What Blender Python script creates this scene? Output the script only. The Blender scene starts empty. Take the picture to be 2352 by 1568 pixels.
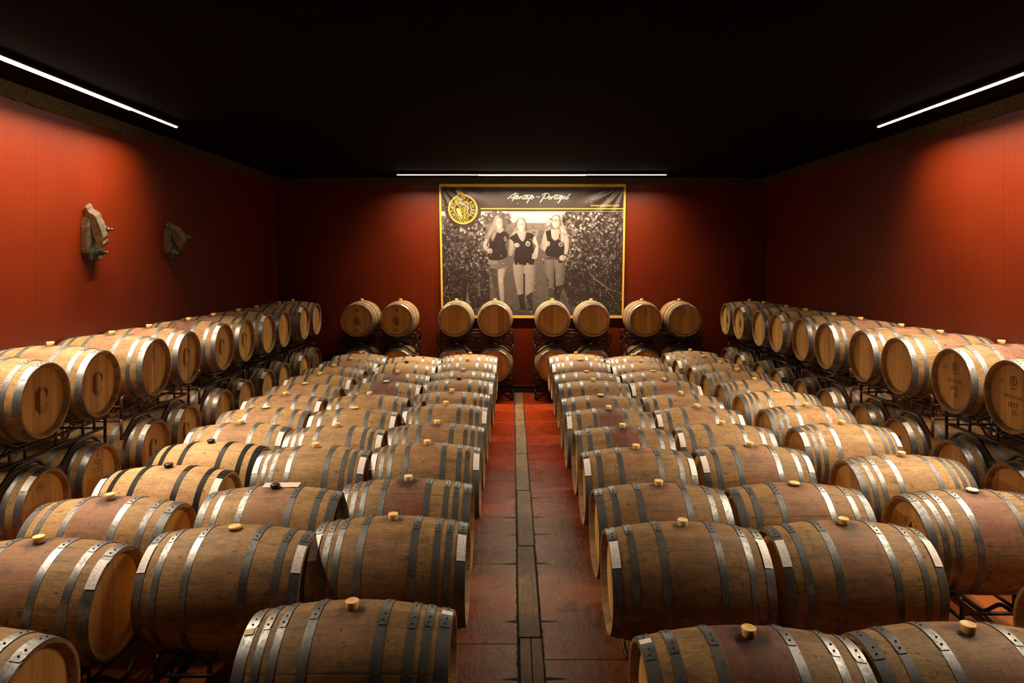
import bpy, bmesh, math, random
import numpy as np
from mathutils import Vector, Matrix

random.seed(11)
S = bpy.context.scene
C = bpy.context.scene.collection
PI = math.pi

# ---------------------------------------------------------------- camera, world, exposure
F = 1568.0                      # focal length in pixels of the 2352 px wide frame
CAMH = 2.70                     # eye height
HOR = 598.0                     # horizon row
cam = bpy.data.cameras.new('camera'); cam.sensor_width = 36.0; cam.lens = 36.0 * F / 2352.0
cam.shift_y = -(784.0 - HOR) / 2352.0
cam.shift_x = (1176.0 - 1177.0) / 2352.0
cam.clip_end = 60
co = bpy.data.objects.new('camera', cam); C.objects.link(co)
co.location = (0, 0, CAMH); co.rotation_euler = (PI / 2, 0, 0)
S.camera = co
w = bpy.data.worlds.new('world'); S.world = w; w.use_nodes = True
w.node_tree.nodes['Background'].inputs[0].default_value = (0.9, 0.45, 0.3, 1)
w.node_tree.nodes['Background'].inputs[1].default_value = 0.0006
S.view_settings.view_transform = 'Standard'; S.view_settings.look = 'None'
S.view_settings.gamma = 1; S.view_settings.use_curve_mapping = False
S.view_settings.exposure = 0.0
LIGHT_COL = (1.0, 0.78, 0.52)
P_SIDE, P_BACK, P_BACKC = 90.0, 76.0, 100.0      # watts per metre of strip
SPREAD = math.radians(152)
GLOW = 14.0
LOUVRE = (.36, .93, .03)

YB = 14.0; XL = -4.79; XR = 5.19; YF = -1.6; WALLH = 4.25; CEIL = 4.40

# ---------------------------------------------------------------- helpers
def link(o):
    C.objects.link(o); return o
def tag(o, label=None, cat=None, group=None, kind=None):
    if label: o['label'] = label
    if cat: o['category'] = cat
    if group: o['group'] = group
    if kind: o['kind'] = kind
    return o
def empty(name, loc=(0, 0, 0), rot=(0, 0, 0)):
    o = bpy.data.objects.new(name, None); o.empty_display_size = 0.1
    o.location = loc; o.rotation_euler = rot
    return link(o)
def mesh_of(name, bm, mats, smooth=False):
    me = bpy.data.meshes.new(name)
    bm.normal_update(); bm.to_mesh(me); bm.free()
    if not isinstance(mats, (list, tuple)): mats = [mats]
    for m in mats: me.materials.append(m)
    if smooth:
        me.polygons.foreach_set('use_smooth', [True] * len(me.polygons))
    return me
def part(name, me, parent=None, loc=(0, 0, 0), rot=(0, 0, 0)):
    o = bpy.data.objects.new(name, me)
    o.location = loc; o.rotation_euler = rot
    link(o)
    if parent is not None: o.parent = parent
    return o
def box(bm, x0, x1, y0, y1, z0, z1, mi=0):
    v = [bm.verts.new(p) for p in ((x0,y0,z0),(x1,y0,z0),(x1,y1,z0),(x0,y1,z0),(x0,y0,z1),(x1,y0,z1),(x1,y1,z1),(x0,y1,z1))]
    for f in ((0,3,2,1),(4,5,6,7),(0,1,5,4),(1,2,6,5),(2,3,7,6),(3,0,4,7)):
        bm.faces.new([v[i] for i in f]).material_index = mi
def lathe(bm, prof, segs=64, closed=False, sharp=(), mi=0, a0=0.0, a1=2*PI):
    full = abs(a1 - a0 - 2*PI) < 1e-6
    n = segs if full else segs + 1
    rings = []
    for (x, r) in prof:
        rings.append([bm.verts.new((x, r*math.sin(a0+(a1-a0)*k/segs), r*math.cos(a0+(a1-a0)*k/segs))) for k in range(n)])
    m = len(prof)
    for i in range(m if closed else m - 1):
        A, B = rings[i], rings[(i+1) % m]
        for k in range(segs):
            k2 = (k+1) % n
            f = bm.faces.new((A[k], B[k], B[k2], A[k2])); f.material_index = mi; f.smooth = True
    for i in sharp:
        for k in range(segs):
            e = bm.edges.get((rings[i][k], rings[i][(k+1) % n]))
            if e: e.smooth = False
    return rings
def fillet(pts, r, n=4):
    out = [Vector(pts[0])]
    for i in range(1, len(pts)-1):
        p0, p, p1 = Vector(pts[i-1]), Vector(pts[i]), Vector(pts[i+1])
        d0 = min(r, (p0-p).length*.45); d1 = min(r, (p1-p).length*.45)
        a = p + (p0-p).normalized()*d0; b = p + (p1-p).normalized()*d1
        for k in range(n+1):
            t = k/n; out.append(a*(1-t)**2 + p*2*t*(1-t) + b*t*t)
    out.append(Vector(pts[-1]))
    return out
def pipe(bm, pts, r=0.016, segs=8, closed=False):
    P = [Vector(p) for p in pts]; n = len(P); rings = []
    prev = None
    for i in range(n):
        if closed: t = (P[(i+1) % n]-P[i-1])
        else: t = (P[min(i+1, n-1)]-P[max(i-1, 0)])
        t.normalize()
        if prev is None:
            up = Vector((0, 0, 1)) if abs(t.z) < .9 else Vector((1, 0, 0))
            nn = t.cross(up).normalized()
        else:
            nn = (prev - t*prev.dot(t)).normalized()
        prev = nn; b = t.cross(nn)
        rings.append([bm.verts.new(P[i]+(nn*math.cos(2*PI*k/segs)+b*math.sin(2*PI*k/segs))*r) for k in range(segs)])
    for i in range(n if closed else n-1):
        A, B = rings[i], rings[(i+1) % n]
        for k in range(segs):
            f = bm.faces.new((A[k], A[(k+1) % segs], B[(k+1) % segs], B[k])); f.smooth = True
    if not closed:
        bm.faces.new(rings[0][::-1]); bm.faces.new(rings[-1])
def PX(x, y, depth):            # photo pixel -> world point at that depth
    return ((x-1177.0)*depth/F, depth, CAMH-(y-HOR)*depth/F)

# ---------------------------------------------------------------- node materials
class NT:
    def __init__(s, name):
        s.m = bpy.data.materials.new(name); s.m.use_nodes = True
        s.t = s.m.node_tree; s.n = s.t.nodes; s.b = s.n['Principled BSDF']
    def put(s, sock, v):
        if hasattr(v, 'is_output') or isinstance(v, bpy.types.NodeSocket): s.t.links.new(v, sock)
        else: sock.default_value = v
    def node(s, typ, **kw):
        nd = s.n.new(typ)
        for k, v in kw.items(): setattr(nd, k, v)
        return nd
    def math(s, op, a, b=0.0, c=None, clamp=False):
        nd = s.node('ShaderNodeMath', operation=op, use_clamp=clamp)
        s.put(nd.inputs[0], a); s.put(nd.inputs[1], b)
        if c is not None: s.put(nd.inputs[2], c)
        return nd.outputs[0]
    def obj(s): return s.node('ShaderNodeTexCoord').outputs['Object']
    def sep(s, v):
        nd = s.node('ShaderNodeSeparateXYZ'); s.put(nd.inputs[0], v); return nd.outputs
    def comb(s, x, y, z):
        nd = s.node('ShaderNodeCombineXYZ')
        for i, v in enumerate((x, y, z)): s.put(nd.inputs[i], v)
        return nd.outputs[0]
    def noise(s, vec, scale=5, detail=4, rough=.55, w=None, dist=0.0):
        nd = s.node('ShaderNodeTexNoise')
        if w is not None:
            nd.noise_dimensions = '4D'; s.put(nd.inputs['W'], w)
        s.put(nd.inputs['Vector'], vec); nd.inputs['Scale'].default_value = scale
        nd.inputs['Detail'].default_value = detail; nd.inputs['Roughness'].default_value = rough
        nd.inputs['Distortion'].default_value = dist
        return nd.outputs[0]
    def white(s, w):
        nd = s.node('ShaderNodeTexWhiteNoise', noise_dimensions='1D'); s.put(nd.inputs['W'], w); return nd.outputs['Value']
    def ramp(s, v, lo, hi, a=0.0, b=1.0):
        nd = s.node('ShaderNodeMapRange'); nd.interpolation_type = 'SMOOTHSTEP'
        s.put(nd.inputs[0], v)
        for i, q in enumerate((lo, hi, a, b)): s.put(nd.inputs[1+i], q)
        return nd.outputs[0]
    def mix(s, f, a, b, mode='MIX'):
        nd = s.node('ShaderNodeMix', data_type='RGBA', blend_type=mode)
        s.put(nd.inputs[0], f)
        s.put(nd.inputs[6], a if not isinstance(a, tuple) else (*a[:3], 1))
        s.put(nd.inputs[7], b if not isinstance(b, tuple) else (*b[:3], 1))
        return nd.outputs[2]
    def bump(s, h, strength=.3, dist=.01):
        nd = s.node('ShaderNodeBump'); nd.inputs['Strength'].default_value = strength
        nd.inputs['Distance'].default_value = dist; s.put(nd.inputs['Height'], h)
        s.t.links.new(nd.outputs[0], s.b.inputs['Normal'])
    def set(s, **kw):
        for k, v in kw.items():
            k = {'color': 'Base Color', 'rough': 'Roughness', 'metal': 'Metallic', 'spec': 'Specular IOR Level'}.get(k, k)
            if isinstance(v, tuple): v = (*v[:3], 1)
            s.put(s.b.inputs[k], v)
        return s.m
def scalevec(N, v, sx, sy, sz):
    nd = N.node('ShaderNodeVectorMath', operation='MULTIPLY'); N.put(nd.inputs[0], v); nd.inputs[1].default_value = (sx, sy, sz)
    return nd.outputs[0]
def objcol(N):
    oi = N.node('ShaderNodeObjectInfo')
    sp = N.node('ShaderNodeSeparateColor'); N.t.links.new(oi.outputs['Color'], sp.inputs[0])
    return sp.outputs[0], sp.outputs[1], sp.outputs[2]

def mat_oak():
    N = NT('oak_staves'); stain, tone, seed = objcol(N)
    o = N.obj(); x, y, z = N.sep(o)[0:3]
    sd = N.math('MULTIPLY', seed, 97.0)
    ang = N.math('MULTIPLY', N.math('ARCTAN2', y, z), 1/(2*PI))
    wob = N.math('MULTIPLY', N.math('SINE', N.math('ADD', N.math('MULTIPLY', ang, 25.1), sd)), .75)
    st = N.math('ADD', N.math('MULTIPLY', ang, 22.0), wob)
    fr = N.math('FRACT', N.math('ADD', st, 40.0))
    idx = N.math('FLOOR', st)
    r1 = N.white(N.math('ADD', idx, sd)); r2 = N.white(N.math('ADD', idx, N.math('ADD', sd, 13.7)))
    gap = N.ramp(N.math('ABSOLUTE', N.math('SUBTRACT', fr, .5)), .482, .498)
    grain = N.noise(scalevec(N, o, 3.0, 45, 45), 2.2, 6, .62, w=N.math('ADD', sd, N.math('MULTIPLY', r2, 5)), dist=.6)
    fine = N.noise(scalevec(N, o, 16, 170, 170), 2.0, 3, .6, w=sd)
    blot = N.noise(scalevec(N, o, 1, 1.6, 1.6), 4.2, 6, .62, w=sd)
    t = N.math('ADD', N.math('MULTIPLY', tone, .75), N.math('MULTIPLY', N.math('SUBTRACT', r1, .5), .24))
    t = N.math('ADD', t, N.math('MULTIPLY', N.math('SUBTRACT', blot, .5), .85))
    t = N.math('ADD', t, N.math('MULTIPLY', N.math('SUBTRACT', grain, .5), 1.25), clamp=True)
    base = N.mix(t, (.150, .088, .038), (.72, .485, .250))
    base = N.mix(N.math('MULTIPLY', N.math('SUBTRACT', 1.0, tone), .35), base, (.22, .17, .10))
    base = N.mix(N.ramp(fine, .34, .60, .55, 0), base, (.10, .05, .02))
    # reddish / yellowish tint per stave
    base = N.mix(N.math('MULTIPLY', r2, .22), base, (.46, .22, .10))
    scr = N.noise(scalevec(N, o, 75, 2.2, 2.2), 1.0, 3, .6, w=N.math('ADD', sd, 51.0))
    base = N.mix(N.math('MULTIPLY', N.ramp(scr, .66, .72), N.ramp(blot, .45, .6, 0, .45)), base, (.55, .44, .28))
    dirt = N.noise(scalevec(N, o, 2.0, 5, 5), 2.3, 6, .72, w=N.math('ADD', sd, 21.0))
    # wine stain between the bilge hoops, drips and a dark splash round the bung hole
    inb = N.ramp(N.math('ABSOLUTE', x), .128, .150, 1, 0)
    top = N.ramp(z, -.20, .25)
    sn = N.noise(scalevec(N, o, 3.5, 1.3, 1.3), 3.3, 5, .6, w=N.math('ADD', sd, 3.1))
    sm = N.math('MULTIPLY', N.math('MULTIPLY', inb, top), N.ramp(N.math('ADD', sn, N.math('SUBTRACT', N.math('MULTIPLY', stain, .80), .33)), .30, .58))
    sm = N.math('MULTIPLY', sm, N.math('MULTIPLY', stain, 1.05, clamp=True))
    base = N.mix(N.math('MULTIPLY', sm, N.ramp(N.math('ADD', N.math('MULTIPLY', grain, .7), N.math('MULTIPLY', dirt, .5)), .35, .75, 1.0, .55), clamp=True), base, (.235, .092, .080))
    sn2 = N.noise(scalevec(N, o, 7, 3, 3), 1.9, 7, .68, w=N.math('ADD', sd, 31.0), dist=.4)
    deep = N.math('MULTIPLY', N.math('MULTIPLY', sm, N.ramp(stain, .55, .92)), N.ramp(sn2, .36, .60, .35, 1.0))
    base = N.mix(N.math('MULTIPLY', deep, .75), base, (.075, .024, .024))
    dist = N.math('SQRT', N.math('ADD', N.math('MULTIPLY', x, x), N.math('MULTIPLY', N.math('MULTIPLY', y, y), .55)))
    dn = N.noise(o, 22, 4, .6, w=sd)
    dd = N.math('ADD', dist, N.math('MULTIPLY', N.math('SUBTRACT', dn, .5), .09))
    spl = N.math('MULTIPLY', N.math('MULTIPLY', N.ramp(dd, N.math('MULTIPLY', stain, .055), N.math('ADD', .075, N.math('MULTIPLY', stain, .045)), 1, 0), N.ramp(z, .2, .3)), N.ramp(stain, .0, .7, .1, .9))
    base = N.mix(spl, base, (.028, .010, .013))
    # soot and handling marks
    mk = N.noise(scalevec(N, o, 9, 14, 14), 2.0, 7, .72, w=N.math('ADD', sd, 9.0))
    base = N.mix(N.ramp(mk, .575, .66, 0, .85), base, (.035, .026, .020))
    mk2 = N.noise(scalevec(N, o, 26, 7, 7), 1.0, 6, .7, w=N.math('ADD', sd, 71.0))
    base = N.mix(N.math('MULTIPLY', N.ramp(mk2, .56, .70, 0, .75), N.math('SUBTRACT', 1.15, tone)), base, (.05, .038, .026))
    base = N.mix(N.math('MULTIPLY', N.ramp(dirt, .44, .72), N.math('SUBTRACT', .85, N.math('MULTIPLY', tone, .6))), base, (.070, .055, .036))
    base = N.mix(N.math('MULTIPLY', gap, .5), base, (.07, .04, .02))
    h = N.math('SUBTRACT', N.math('MULTIPLY', grain, .35), N.math('MULTIPLY', gap, .8))
    N.bump(h, .22, .004)
    hs = N.node('ShaderNodeHueSaturation'); hs.inputs['Saturation'].default_value = 1.06; N.put(hs.inputs['Color'], base)
    return N.set(color=hs.outputs[0], rough=.62, spec=.24)
def mat_head():
    N = NT('oak_head_boards'); stain, tone, seed = objcol(N)
    o = N.obj(); x, y, z = N.sep(o)[0:3]
    sd = N.math('MULTIPLY', seed, 61.0)
    q = N.math('ADD', N.math('MULTIPLY', y, 11.0), N.math('MULTIPLY', N.math('SINE', N.math('ADD', N.math('MULTIPLY', y, 19), sd)), .3))
    idx = N.math('FLOOR', q); fr = N.math('FRACT', N.math('ADD', q, 20.0))
    r1 = N.white(N.math('ADD', idx, sd))
    gap = N.ramp(N.math('ABSOLUTE', N.math('SUBTRACT', fr, .5)), .47, .495)
    grain = N.noise(scalevec(N, o, 40, 40, 2.2), 2.4, 6, .6, w=N.math('ADD', sd, N.math('MULTIPLY', r1, 4)), dist=.5)
    blot = N.noise(o, 5.5, 4, .6, w=sd)
    t = N.math('ADD', N.math('MULTIPLY', N.math('SUBTRACT', r1, .5), .55), N.math('ADD', N.math('MULTIPLY', grain, .9), N.math('MULTIPLY', blot, .5)))
    t = N.math('SUBTRACT', t, .18, clamp=True)
    base = N.mix(t, (.27, .125, .034), (.68, .385, .115))
    base = N.mix(N.math('MULTIPLY', gap, .6), base, (.09, .045, .016))
    # red wine runs down some heads
    run = N.noise(scalevec(N, o, 1, 15, 1.0), 1.6, 2, .5, w=N.math('ADD', sd, 5))
    base = N.mix(N.math('MULTIPLY', N.ramp(run, .60, .66), N.ramp(stain, .6, .9, 0, .8)), base, (.17, .03, .012))
    N.bump(N.math('SUBTRACT', N.math('MULTIPLY', grain, .3), gap), .2, .003)
    return N.set(color=base, rough=.6, spec=.25)
def mat_hoop():
    N = NT('galvanised_hoop_steel'); r, g, b = objcol(N)
    o = N.obj(); sd = N.math('MULTIPLY', b, 77.0)
    a = N.noise(o, 55, 5, .7, w=sd); c = N.noise(o, 9, 4, .6, w=sd)
    t = N.math('ADD', N.math('MULTIPLY', a, .55), N.math('MULTIPLY', c, .6))
    col = N.mix(N.ramp(t, .38, .75), (.080, .084, .092), (.27, .28, .30))
    sp = N.noise(o, 120, 2, .5, w=sd)
    col = N.mix(N.ramp(sp, .66, .72, 0, .4), col, (.06, .05, .045))
    col = N.mix(r, col, (.012, .011, .011))
    rg = N.math('ADD', N.ramp(t, .35, .8, .56, .36), N.math('MULTIPLY', r, -.05))
    N.bump(a, .12, .002)
    return N.set(color=col, rough=rg, metal=N.math('SUBTRACT', .80, N.math('MULTIPLY', r, .8)), spec=N.math('SUBTRACT', .5, N.math('MULTIPLY', r, .42)))
def mat_simple(name, col, rough=.5, metal=0.0, var=0.0, scale=20, spec=.5):
    N = NT(name)
    c = col
    if var:
        n = N.noise(N.obj(), scale, 4, .6)
        c = N.mix(N.ramp(n, .3, .7), tuple(v*(1-var) for v in col), tuple(min(1, v*(1+var)) for v in col))
    return N.set(color=c, rough=rough, metal=metal, spec=spec)
def mat_paper():
    N = NT('handwritten_paper')
    uv = N.node('ShaderNodeTexCoord').outputs['UV']; u, v = N.sep(uv)[0:2]
    oi = N.node('ShaderNodeObjectInfo').outputs['Random']
    row = N.math('MULTIPLY', u, 5.0); fr = N.math('FRACT', row); ri = N.math('FLOOR', row)
    n = N.noise(N.comb(N.math('MULTIPLY', v, 22), N.math('MULTIPLY', ri, 7.3), 0), 1.0, 3, .7, w=N.math('MULTIPLY', oi, 50))
    wv = N.math('ADD', fr, N.math('MULTIPLY', N.math('SUBTRACT', N.noise(N.comb(N.math('MULTIPLY', v, 70), ri, 0), 1.0, 2, .5, w=oi), .5), .55))
    ink = N.math('MULTIPLY', N.ramp(N.math('ABSOLUTE', N.math('SUBTRACT', wv, .5)), .10, .17, 1, 0), N.ramp(n, .48, .54))
    line = N.ramp(N.math('ABSOLUTE', N.math('SUBTRACT', fr, .9)), .02, .05, .25, 0)
    edge = N.math('MULTIPLY', N.ramp(v, .03, .08), N.ramp(v, .92, .97, 1, 0))
    c = N.mix(N.math('MULTIPLY', N.math('ADD', ink, line, clamp=True), N.math('MULTIPLY', edge, .9)), (.86, .82, .84), (.06, .06, .12))
    return N.set(color=c, rough=.45)
def mat_wall():
    N = NT('red_ribbed_wall_panel'); o = N.obj(); x, y, z = N.sep(o)[0:3]
    s = N.math('ADD', x, y)
    rib = N.math('FRACT', N.math('ADD', N.math('MULTIPLY', s, 1/.0833), 300.0))
    g = N.ramp(N.math('ABSOLUTE', N.math('SUBTRACT', rib, .5)), .44, .49)
    pj = N.math('FRACT', N.math('ADD', N.math('MULTIPLY', s, 1/1.15), 300.21))
    gj = N.ramp(N.math('ABSOLUTE', N.math('SUBTRACT', pj, .5)), .493, .499)
    n = N.noise(scalevec(N, o, 1, 1, .12), 14, 3, .6); n2 = N.noise(o, 1.3, 3, .5)
    c = N.mix(N.ramp(n2, .3, .7), (.094, .0092, .0004), (.108, .0112, .0006))
    c = N.mix(N.math('MULTIPLY', N.math('SUBTRACT', n, .4), .25, clamp=True), c, (.100, .0135, .0012))
    c = N.mix(N.math('MULTIPLY', g, .22), c, (.035, .0035, .001))
    c = N.mix(N.math('MULTIPLY', gj, .3), c, (.03, .004, .001))
    N.bump(N.math('SUBTRACT', 1.0, N.math('ADD', g, gj)), .25, .004)
    return N.set(color=c, rough=.44, spec=.22)
def mat_floor():
    N = NT('worn_red_painted_concrete'); o = N.obj(); x, y, z = N.sep(o)[0:3]
    n = N.noise(o, 1.1, 7, .68); n2 = N.noise(o, 5.0, 7, .7); n3 = N.noise(o, 30, 5, .7)
    worn = N.math('ADD', n, N.ramp(y, 10.0, 5.0, -.12, .16))
    worn = N.ramp(N.math('ADD', worn, N.math('MULTIPLY', N.math('SUBTRACT', n3, .5), .25)), .42, .66)
    c = N.mix(N.ramp(n2, .3, .7), (.22, .022, .004), (.30, .034, .006))
    c = N.mix(N.math('MULTIPLY', worn, .85), c, (.185, .064, .018))
    c = N.mix(N.ramp(N.math('MULTIPLY', n2, N.math('ADD', n, .45)), .52, .68, 0, .75), c, (.03, .018, .012))
    rg = N.math('ADD', N.ramp(n2, .3, .75, .20, .34), N.math('MULTIPLY', worn, .06))
    N.bump(N.math('ADD', N.math('MULTIPLY', n3, .9), n2), .5, .010)
    return N.set(color=c, rough=rg, spec=.16)
def mat_plank():
    N = NT('walkway_plank_wood'); o = N.obj(); r, g, b = objcol(N)
    gr = N.noise(scalevec(N, o, 45, 2.2, 45), 2.0, 7, .65, w=N.math('MULTIPLY', b, 40), dist=.8)
    bl = N.noise(o, 6, 5, .6, w=N.math('MULTIPLY', b, 40))
    c = N.mix(N.ramp(N.math('ADD', N.math('MULTIPLY', gr, .7), N.math('MULTIPLY', bl, .4)), .35, .75), (.06, .034, .012), (.25, .150, .060))
    N.bump(gr, .3, .004)
    return N.set(color=c, rough=.6, spec=.3)
def mat_emit(name, col, strength):
    N = NT(name)
    N.b.inputs['Base Color'].default_value = (0.8, 0.8, 0.8, 1)
    N.b.inputs['Emission Color'].default_value = (*col, 1)
    N.b.inputs['Emission Strength'].default_value = strength
    return N.m

M_OAK, M_HEAD, M_HOOP, M_PAPER = mat_oak(), mat_head(), mat_hoop(), mat_paper()
M_WALL, M_FLOOR, M_PLANK = mat_wall(), mat_floor(), mat_plank()
M_CEIL = mat_simple('dark_ceiling_paint', (.0035, .0010, .0008), .9, var=.4, scale=3, spec=.04)
M_BAND = mat_simple('brown_insulation_foam', (.060, .038, .014), .9, var=.6, scale=60, spec=.1)
M_BLACK = mat_simple('black_baseboard', (.010, .008, .007), .5, var=.3)
M_JOINT = mat_simple('dark_floor_joint', (.006, .004, .003), .8)
M_RIVET = mat_simple('dark_rivet_steel', (.05, .045, .04), .45, .6)
M_INK = mat_simple('burnt_ink_marking', (.035, .014, .005), .8, spec=.1)
M_WINE = mat_simple('dried_wine', (.17, .030, .016), .5)
M_INKL = mat_simple('faded_stamp_ink', (.115, .052, .017), .8, spec=.1)
M_RACK = mat_simple('black_rack_tube', (.016, .010, .009), .38, .1, var=.4, scale=12)
M_RACKR = mat_simple('maroon_rack_tube', (.070, .020, .014), .38, .1, var=.4, scale=12)
M_HOUSE = mat_simple('black_light_housing', (.01, .01, .01), .6)
def mat_bung():
    N = NT('silicone_bung'); oi = N.node('ShaderNodeObjectInfo')
    N.put(N.b.inputs['Base Color'], oi.outputs['Color'])
    N.b.inputs['Subsurface Weight'].default_value = .25
    N.b.inputs['Subsurface Radius'].default_value = (.02, .012, .005)
    N.b.inputs['Subsurface Scale'].default_value = .6
    N.b.inputs['Roughness'].default_value = .45
    return N.m
M_BUNG = mat_bung()

# ---------------------------------------------------------------- linear lights
def light_bar(name, p0, p1, watts, wall_dir, label, rad=.016):
    """LED strip in a shallow black tray; the lens throws its light downwards in a wide beam"""
    a, b = Vector(p0), Vector(p1); L = (b-a).length; d = (b-a).normalized()
    root = empty(name, tuple((a+b)/2)); tag(root, label, 'ceiling light', 'linear lights under the ceiling')
    c = root.location.copy(); a -= c; b -= c
    wd = Vector((wall_dir[0], wall_dir[1], 0))
    bm = bmesh.new()
    n = 8; A_, B_ = [], []
    for k in range(n+1):
        t = PI*k/n; off = wd*(rad*math.cos(t))+Vector((0, 0, -rad*.95*math.sin(t)))
        A_.append(bm.verts.new(a+off)); B_.append(bm.verts.new(b+off))
    for k in range(n): bm.faces.new((A_[k], A_[k+1], B_[k+1], B_[k]))
    bm.faces.new(A_); bm.faces.new(B_[::-1]); bm.faces.new((A_[0], B_[0], B_[n], A_[n]))
    bmesh.ops.recalc_face_normals(bm, faces=bm.faces[:])
    part('light_tube', mesh_of('light_tube', bm, mat_emit('led_strip_glow', (1, .86, .66), GLOW), False), root)
    lt = bpy.data.lights.new('strip_lamp', 'AREA'); lt.shape = 'RECTANGLE'; lt.size = L-.02; lt.size_y = .020
    lt.energy = watts*L; lt.color = LIGHT_COL; lt.spread = SPREAD
    # photometric curve of the fitting: wide across the strip, cut off lengthways by its louvre
    lt.use_nodes = True; nt = lt.node_tree; em = nt.nodes['Emission']
    ge = nt.nodes.new('ShaderNodeNewGeometry'); dp = nt.nodes.new('ShaderNodeVectorMath'); dp.operation = 'DOT_PRODUCT'
    dp.inputs[1].default_value = tuple(d); nt.links.new(ge.outputs['Incoming'], dp.inputs[0])
    ab = nt.nodes.new('ShaderNodeMath'); ab.operation = 'ABSOLUTE'; nt.links.new(dp.outputs['Value'], ab.inputs[0])
    mr = nt.nodes.new('ShaderNodeMapRange'); mr.interpolation_type = 'SMOOTHSTEP'
    nt.links.new(ab.outputs[0], mr.inputs[0])
    for i, q in enumerate((LOUVRE[0], LOUVRE[1], 1.0, LOUVRE[2])): mr.inputs[1+i].default_value = q
    nt.links.new(mr.outputs[0], em.inputs['Strength'])
    lo = bpy.data.objects.new('strip_lamp', lt); link(lo); lo.parent = root
    lo.location = (0, 0, -rad-.0008); lo.rotation_euler = (0, 0, math.atan2(d.y, d.x))
    bm = bmesh.new()
    x0, x1 = sorted((a.x-abs(wd.x)*.034, b.x+abs(wd.x)*.034)); y0, y1 = sorted((a.y-abs(wd.y)*.034, b.y+abs(wd.y)*.034))
    box(bm, x0, x1, y0, y1, .0005, .022)
    part('tray', mesh_of('tray', bm, M_HOUSE), root)
    for t in (.12, .5, .88):
        bm = bmesh.new(); q = a.lerp(b, t); box(bm, q.x-.012, q.x+.012, q.y-.012, q.y+.012, .022, .050)
        part('mounting_stud', mesh_of('mounting_stud', bm, M_HOUSE), root)
LZ = 4.35
light_bar('linear_light', (-4.15, 7.42, LZ), (-4.15, 8.43, LZ), P_SIDE, (-1, 0), 'short thin far end piece of the bright light line along the left wall')
light_bar('linear_light', (-4.15, 3.7, LZ), (-4.15, 7.41, LZ), P_SIDE, (-1, 0), 'long bright near piece of the light line along the left wall', .024)
light_bar('linear_light', (4.51, 7.26, LZ), (4.51, 8.41, LZ), P_SIDE, (1, 0), 'short far end piece of the bright light line along the right wall')
light_bar('linear_light', (4.51, 3.7, LZ), (4.51, 7.25, LZ), P_SIDE, (1, 0), 'long near piece of the light line along the right wall', .018)
light_bar('linear_light', (-2.22, 13.13, LZ), (-.66, 13.13, LZ), P_BACK, (0, 1), 'thin left third of the light line above the banner', .013)
light_bar('linear_light', (-.65, 13.13, LZ), (1.41, 13.13, LZ), P_BACKC, (0, 1), 'brightest middle piece of the light line above the banner', .022)
light_bar('linear_light', (1.42, 13.13, LZ), (2.96, 13.13, LZ), P_BACK, (0, 1), 'thin right third of the light line above the banner', .013)

# ---------------------------------------------------------------- room shell
def struct(name, fn, m):
    bm = bmesh.new(); fn(bm); o = part(name, mesh_of(name, bm, m)); o['kind'] = 'structure'; return o
struct('floor', lambda b: (box(b, XL-.2, .035, YF-.2, YB+.2, -.2, 0), box(b, .215, XR+.2, YF-.2, YB+.2, -.2, 0), box(b, .035, .215, YF-.2, YB+.2, -.2, -.03)), M_FLOOR)
struct('wall_back', lambda b: box(b, XL-.2, XR+.2, YB, YB+.2, 0, WALLH), M_WALL)
struct('wall_left', lambda b: box(b, XL-.2, XL, YF, YB, 0, WALLH), M_WALL)
struct('wall_right', lambda b: box(b, XR, XR+.2, YF, YB, 0, WALLH), M_WALL)
struct('wall_front', lambda b: box(b, XL-.2, XR+.2, YF-.2, YF, 0, WALLH), M_WALL)
struct('ceiling', lambda b: box(b, XL-.3, XR+.3, YF-.3, YB+.3, CEIL, CEIL+.1), M_CEIL)
def band(b):
    rnd = random.Random(3)
    def strip(p0, p1, n, nx, ny):
        prev = None
        for i in range(n+1):
            t = i/n; x = p0[0]+(p1[0]-p0[0])*t; y = p0[1]+(p1[1]-p0[1])*t
            lo = WALLH-.006+rnd.uniform(-.010, .008)
            cur = [b.verts.new((x+nx*.02, y+ny*.02, lo)), b.verts.new((x+nx*.02, y+ny*.02, CEIL)), b.verts.new((x-nx*.02, y-ny*.02, CEIL)), b.verts.new((x-nx*.02, y-ny*.02, lo))]
            if prev:
                for k in range(4): b.faces.new((prev[k], cur[k], cur[(k+1) % 4], prev[(k+1) % 4]))
            prev = cur
    strip((XL, YF), (XL, YB), 300, 1, 0); strip((XR, YF), (XR, YB), 300, -1, 0)
    strip((XL, YB), (XR, YB), 160, 0, -1); strip((XL, YF), (XR, YF), 60, 0, 1)
struct('trim_1', band, M_BAND)
struct('baseboard_back', lambda b: box(b, XL, XR, YB-.06, YB, 0, .135), M_BLACK)
struct('baseboard_left', lambda b: box(b, XL, XL+.03, YF, YB-.06, 0, .135), M_BLACK)
struct('baseboard_right', lambda b: box(b, XR-.03, XR, YF, YB-.06, 0, .135), M_BLACK)
struct('trim_2', lambda b: box(b, XL, XR, YB-.068, YB, .135, .145), M_WALL)
struct('trim_3', lambda b: box(b, XL, XL+.012, YB-.012, YB, .145, WALLH), M_BLACK)
struct('trim_4', lambda b: box(b, XR-.012, XR, YB-.012, YB, .145, WALLH), M_BLACK)
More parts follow.
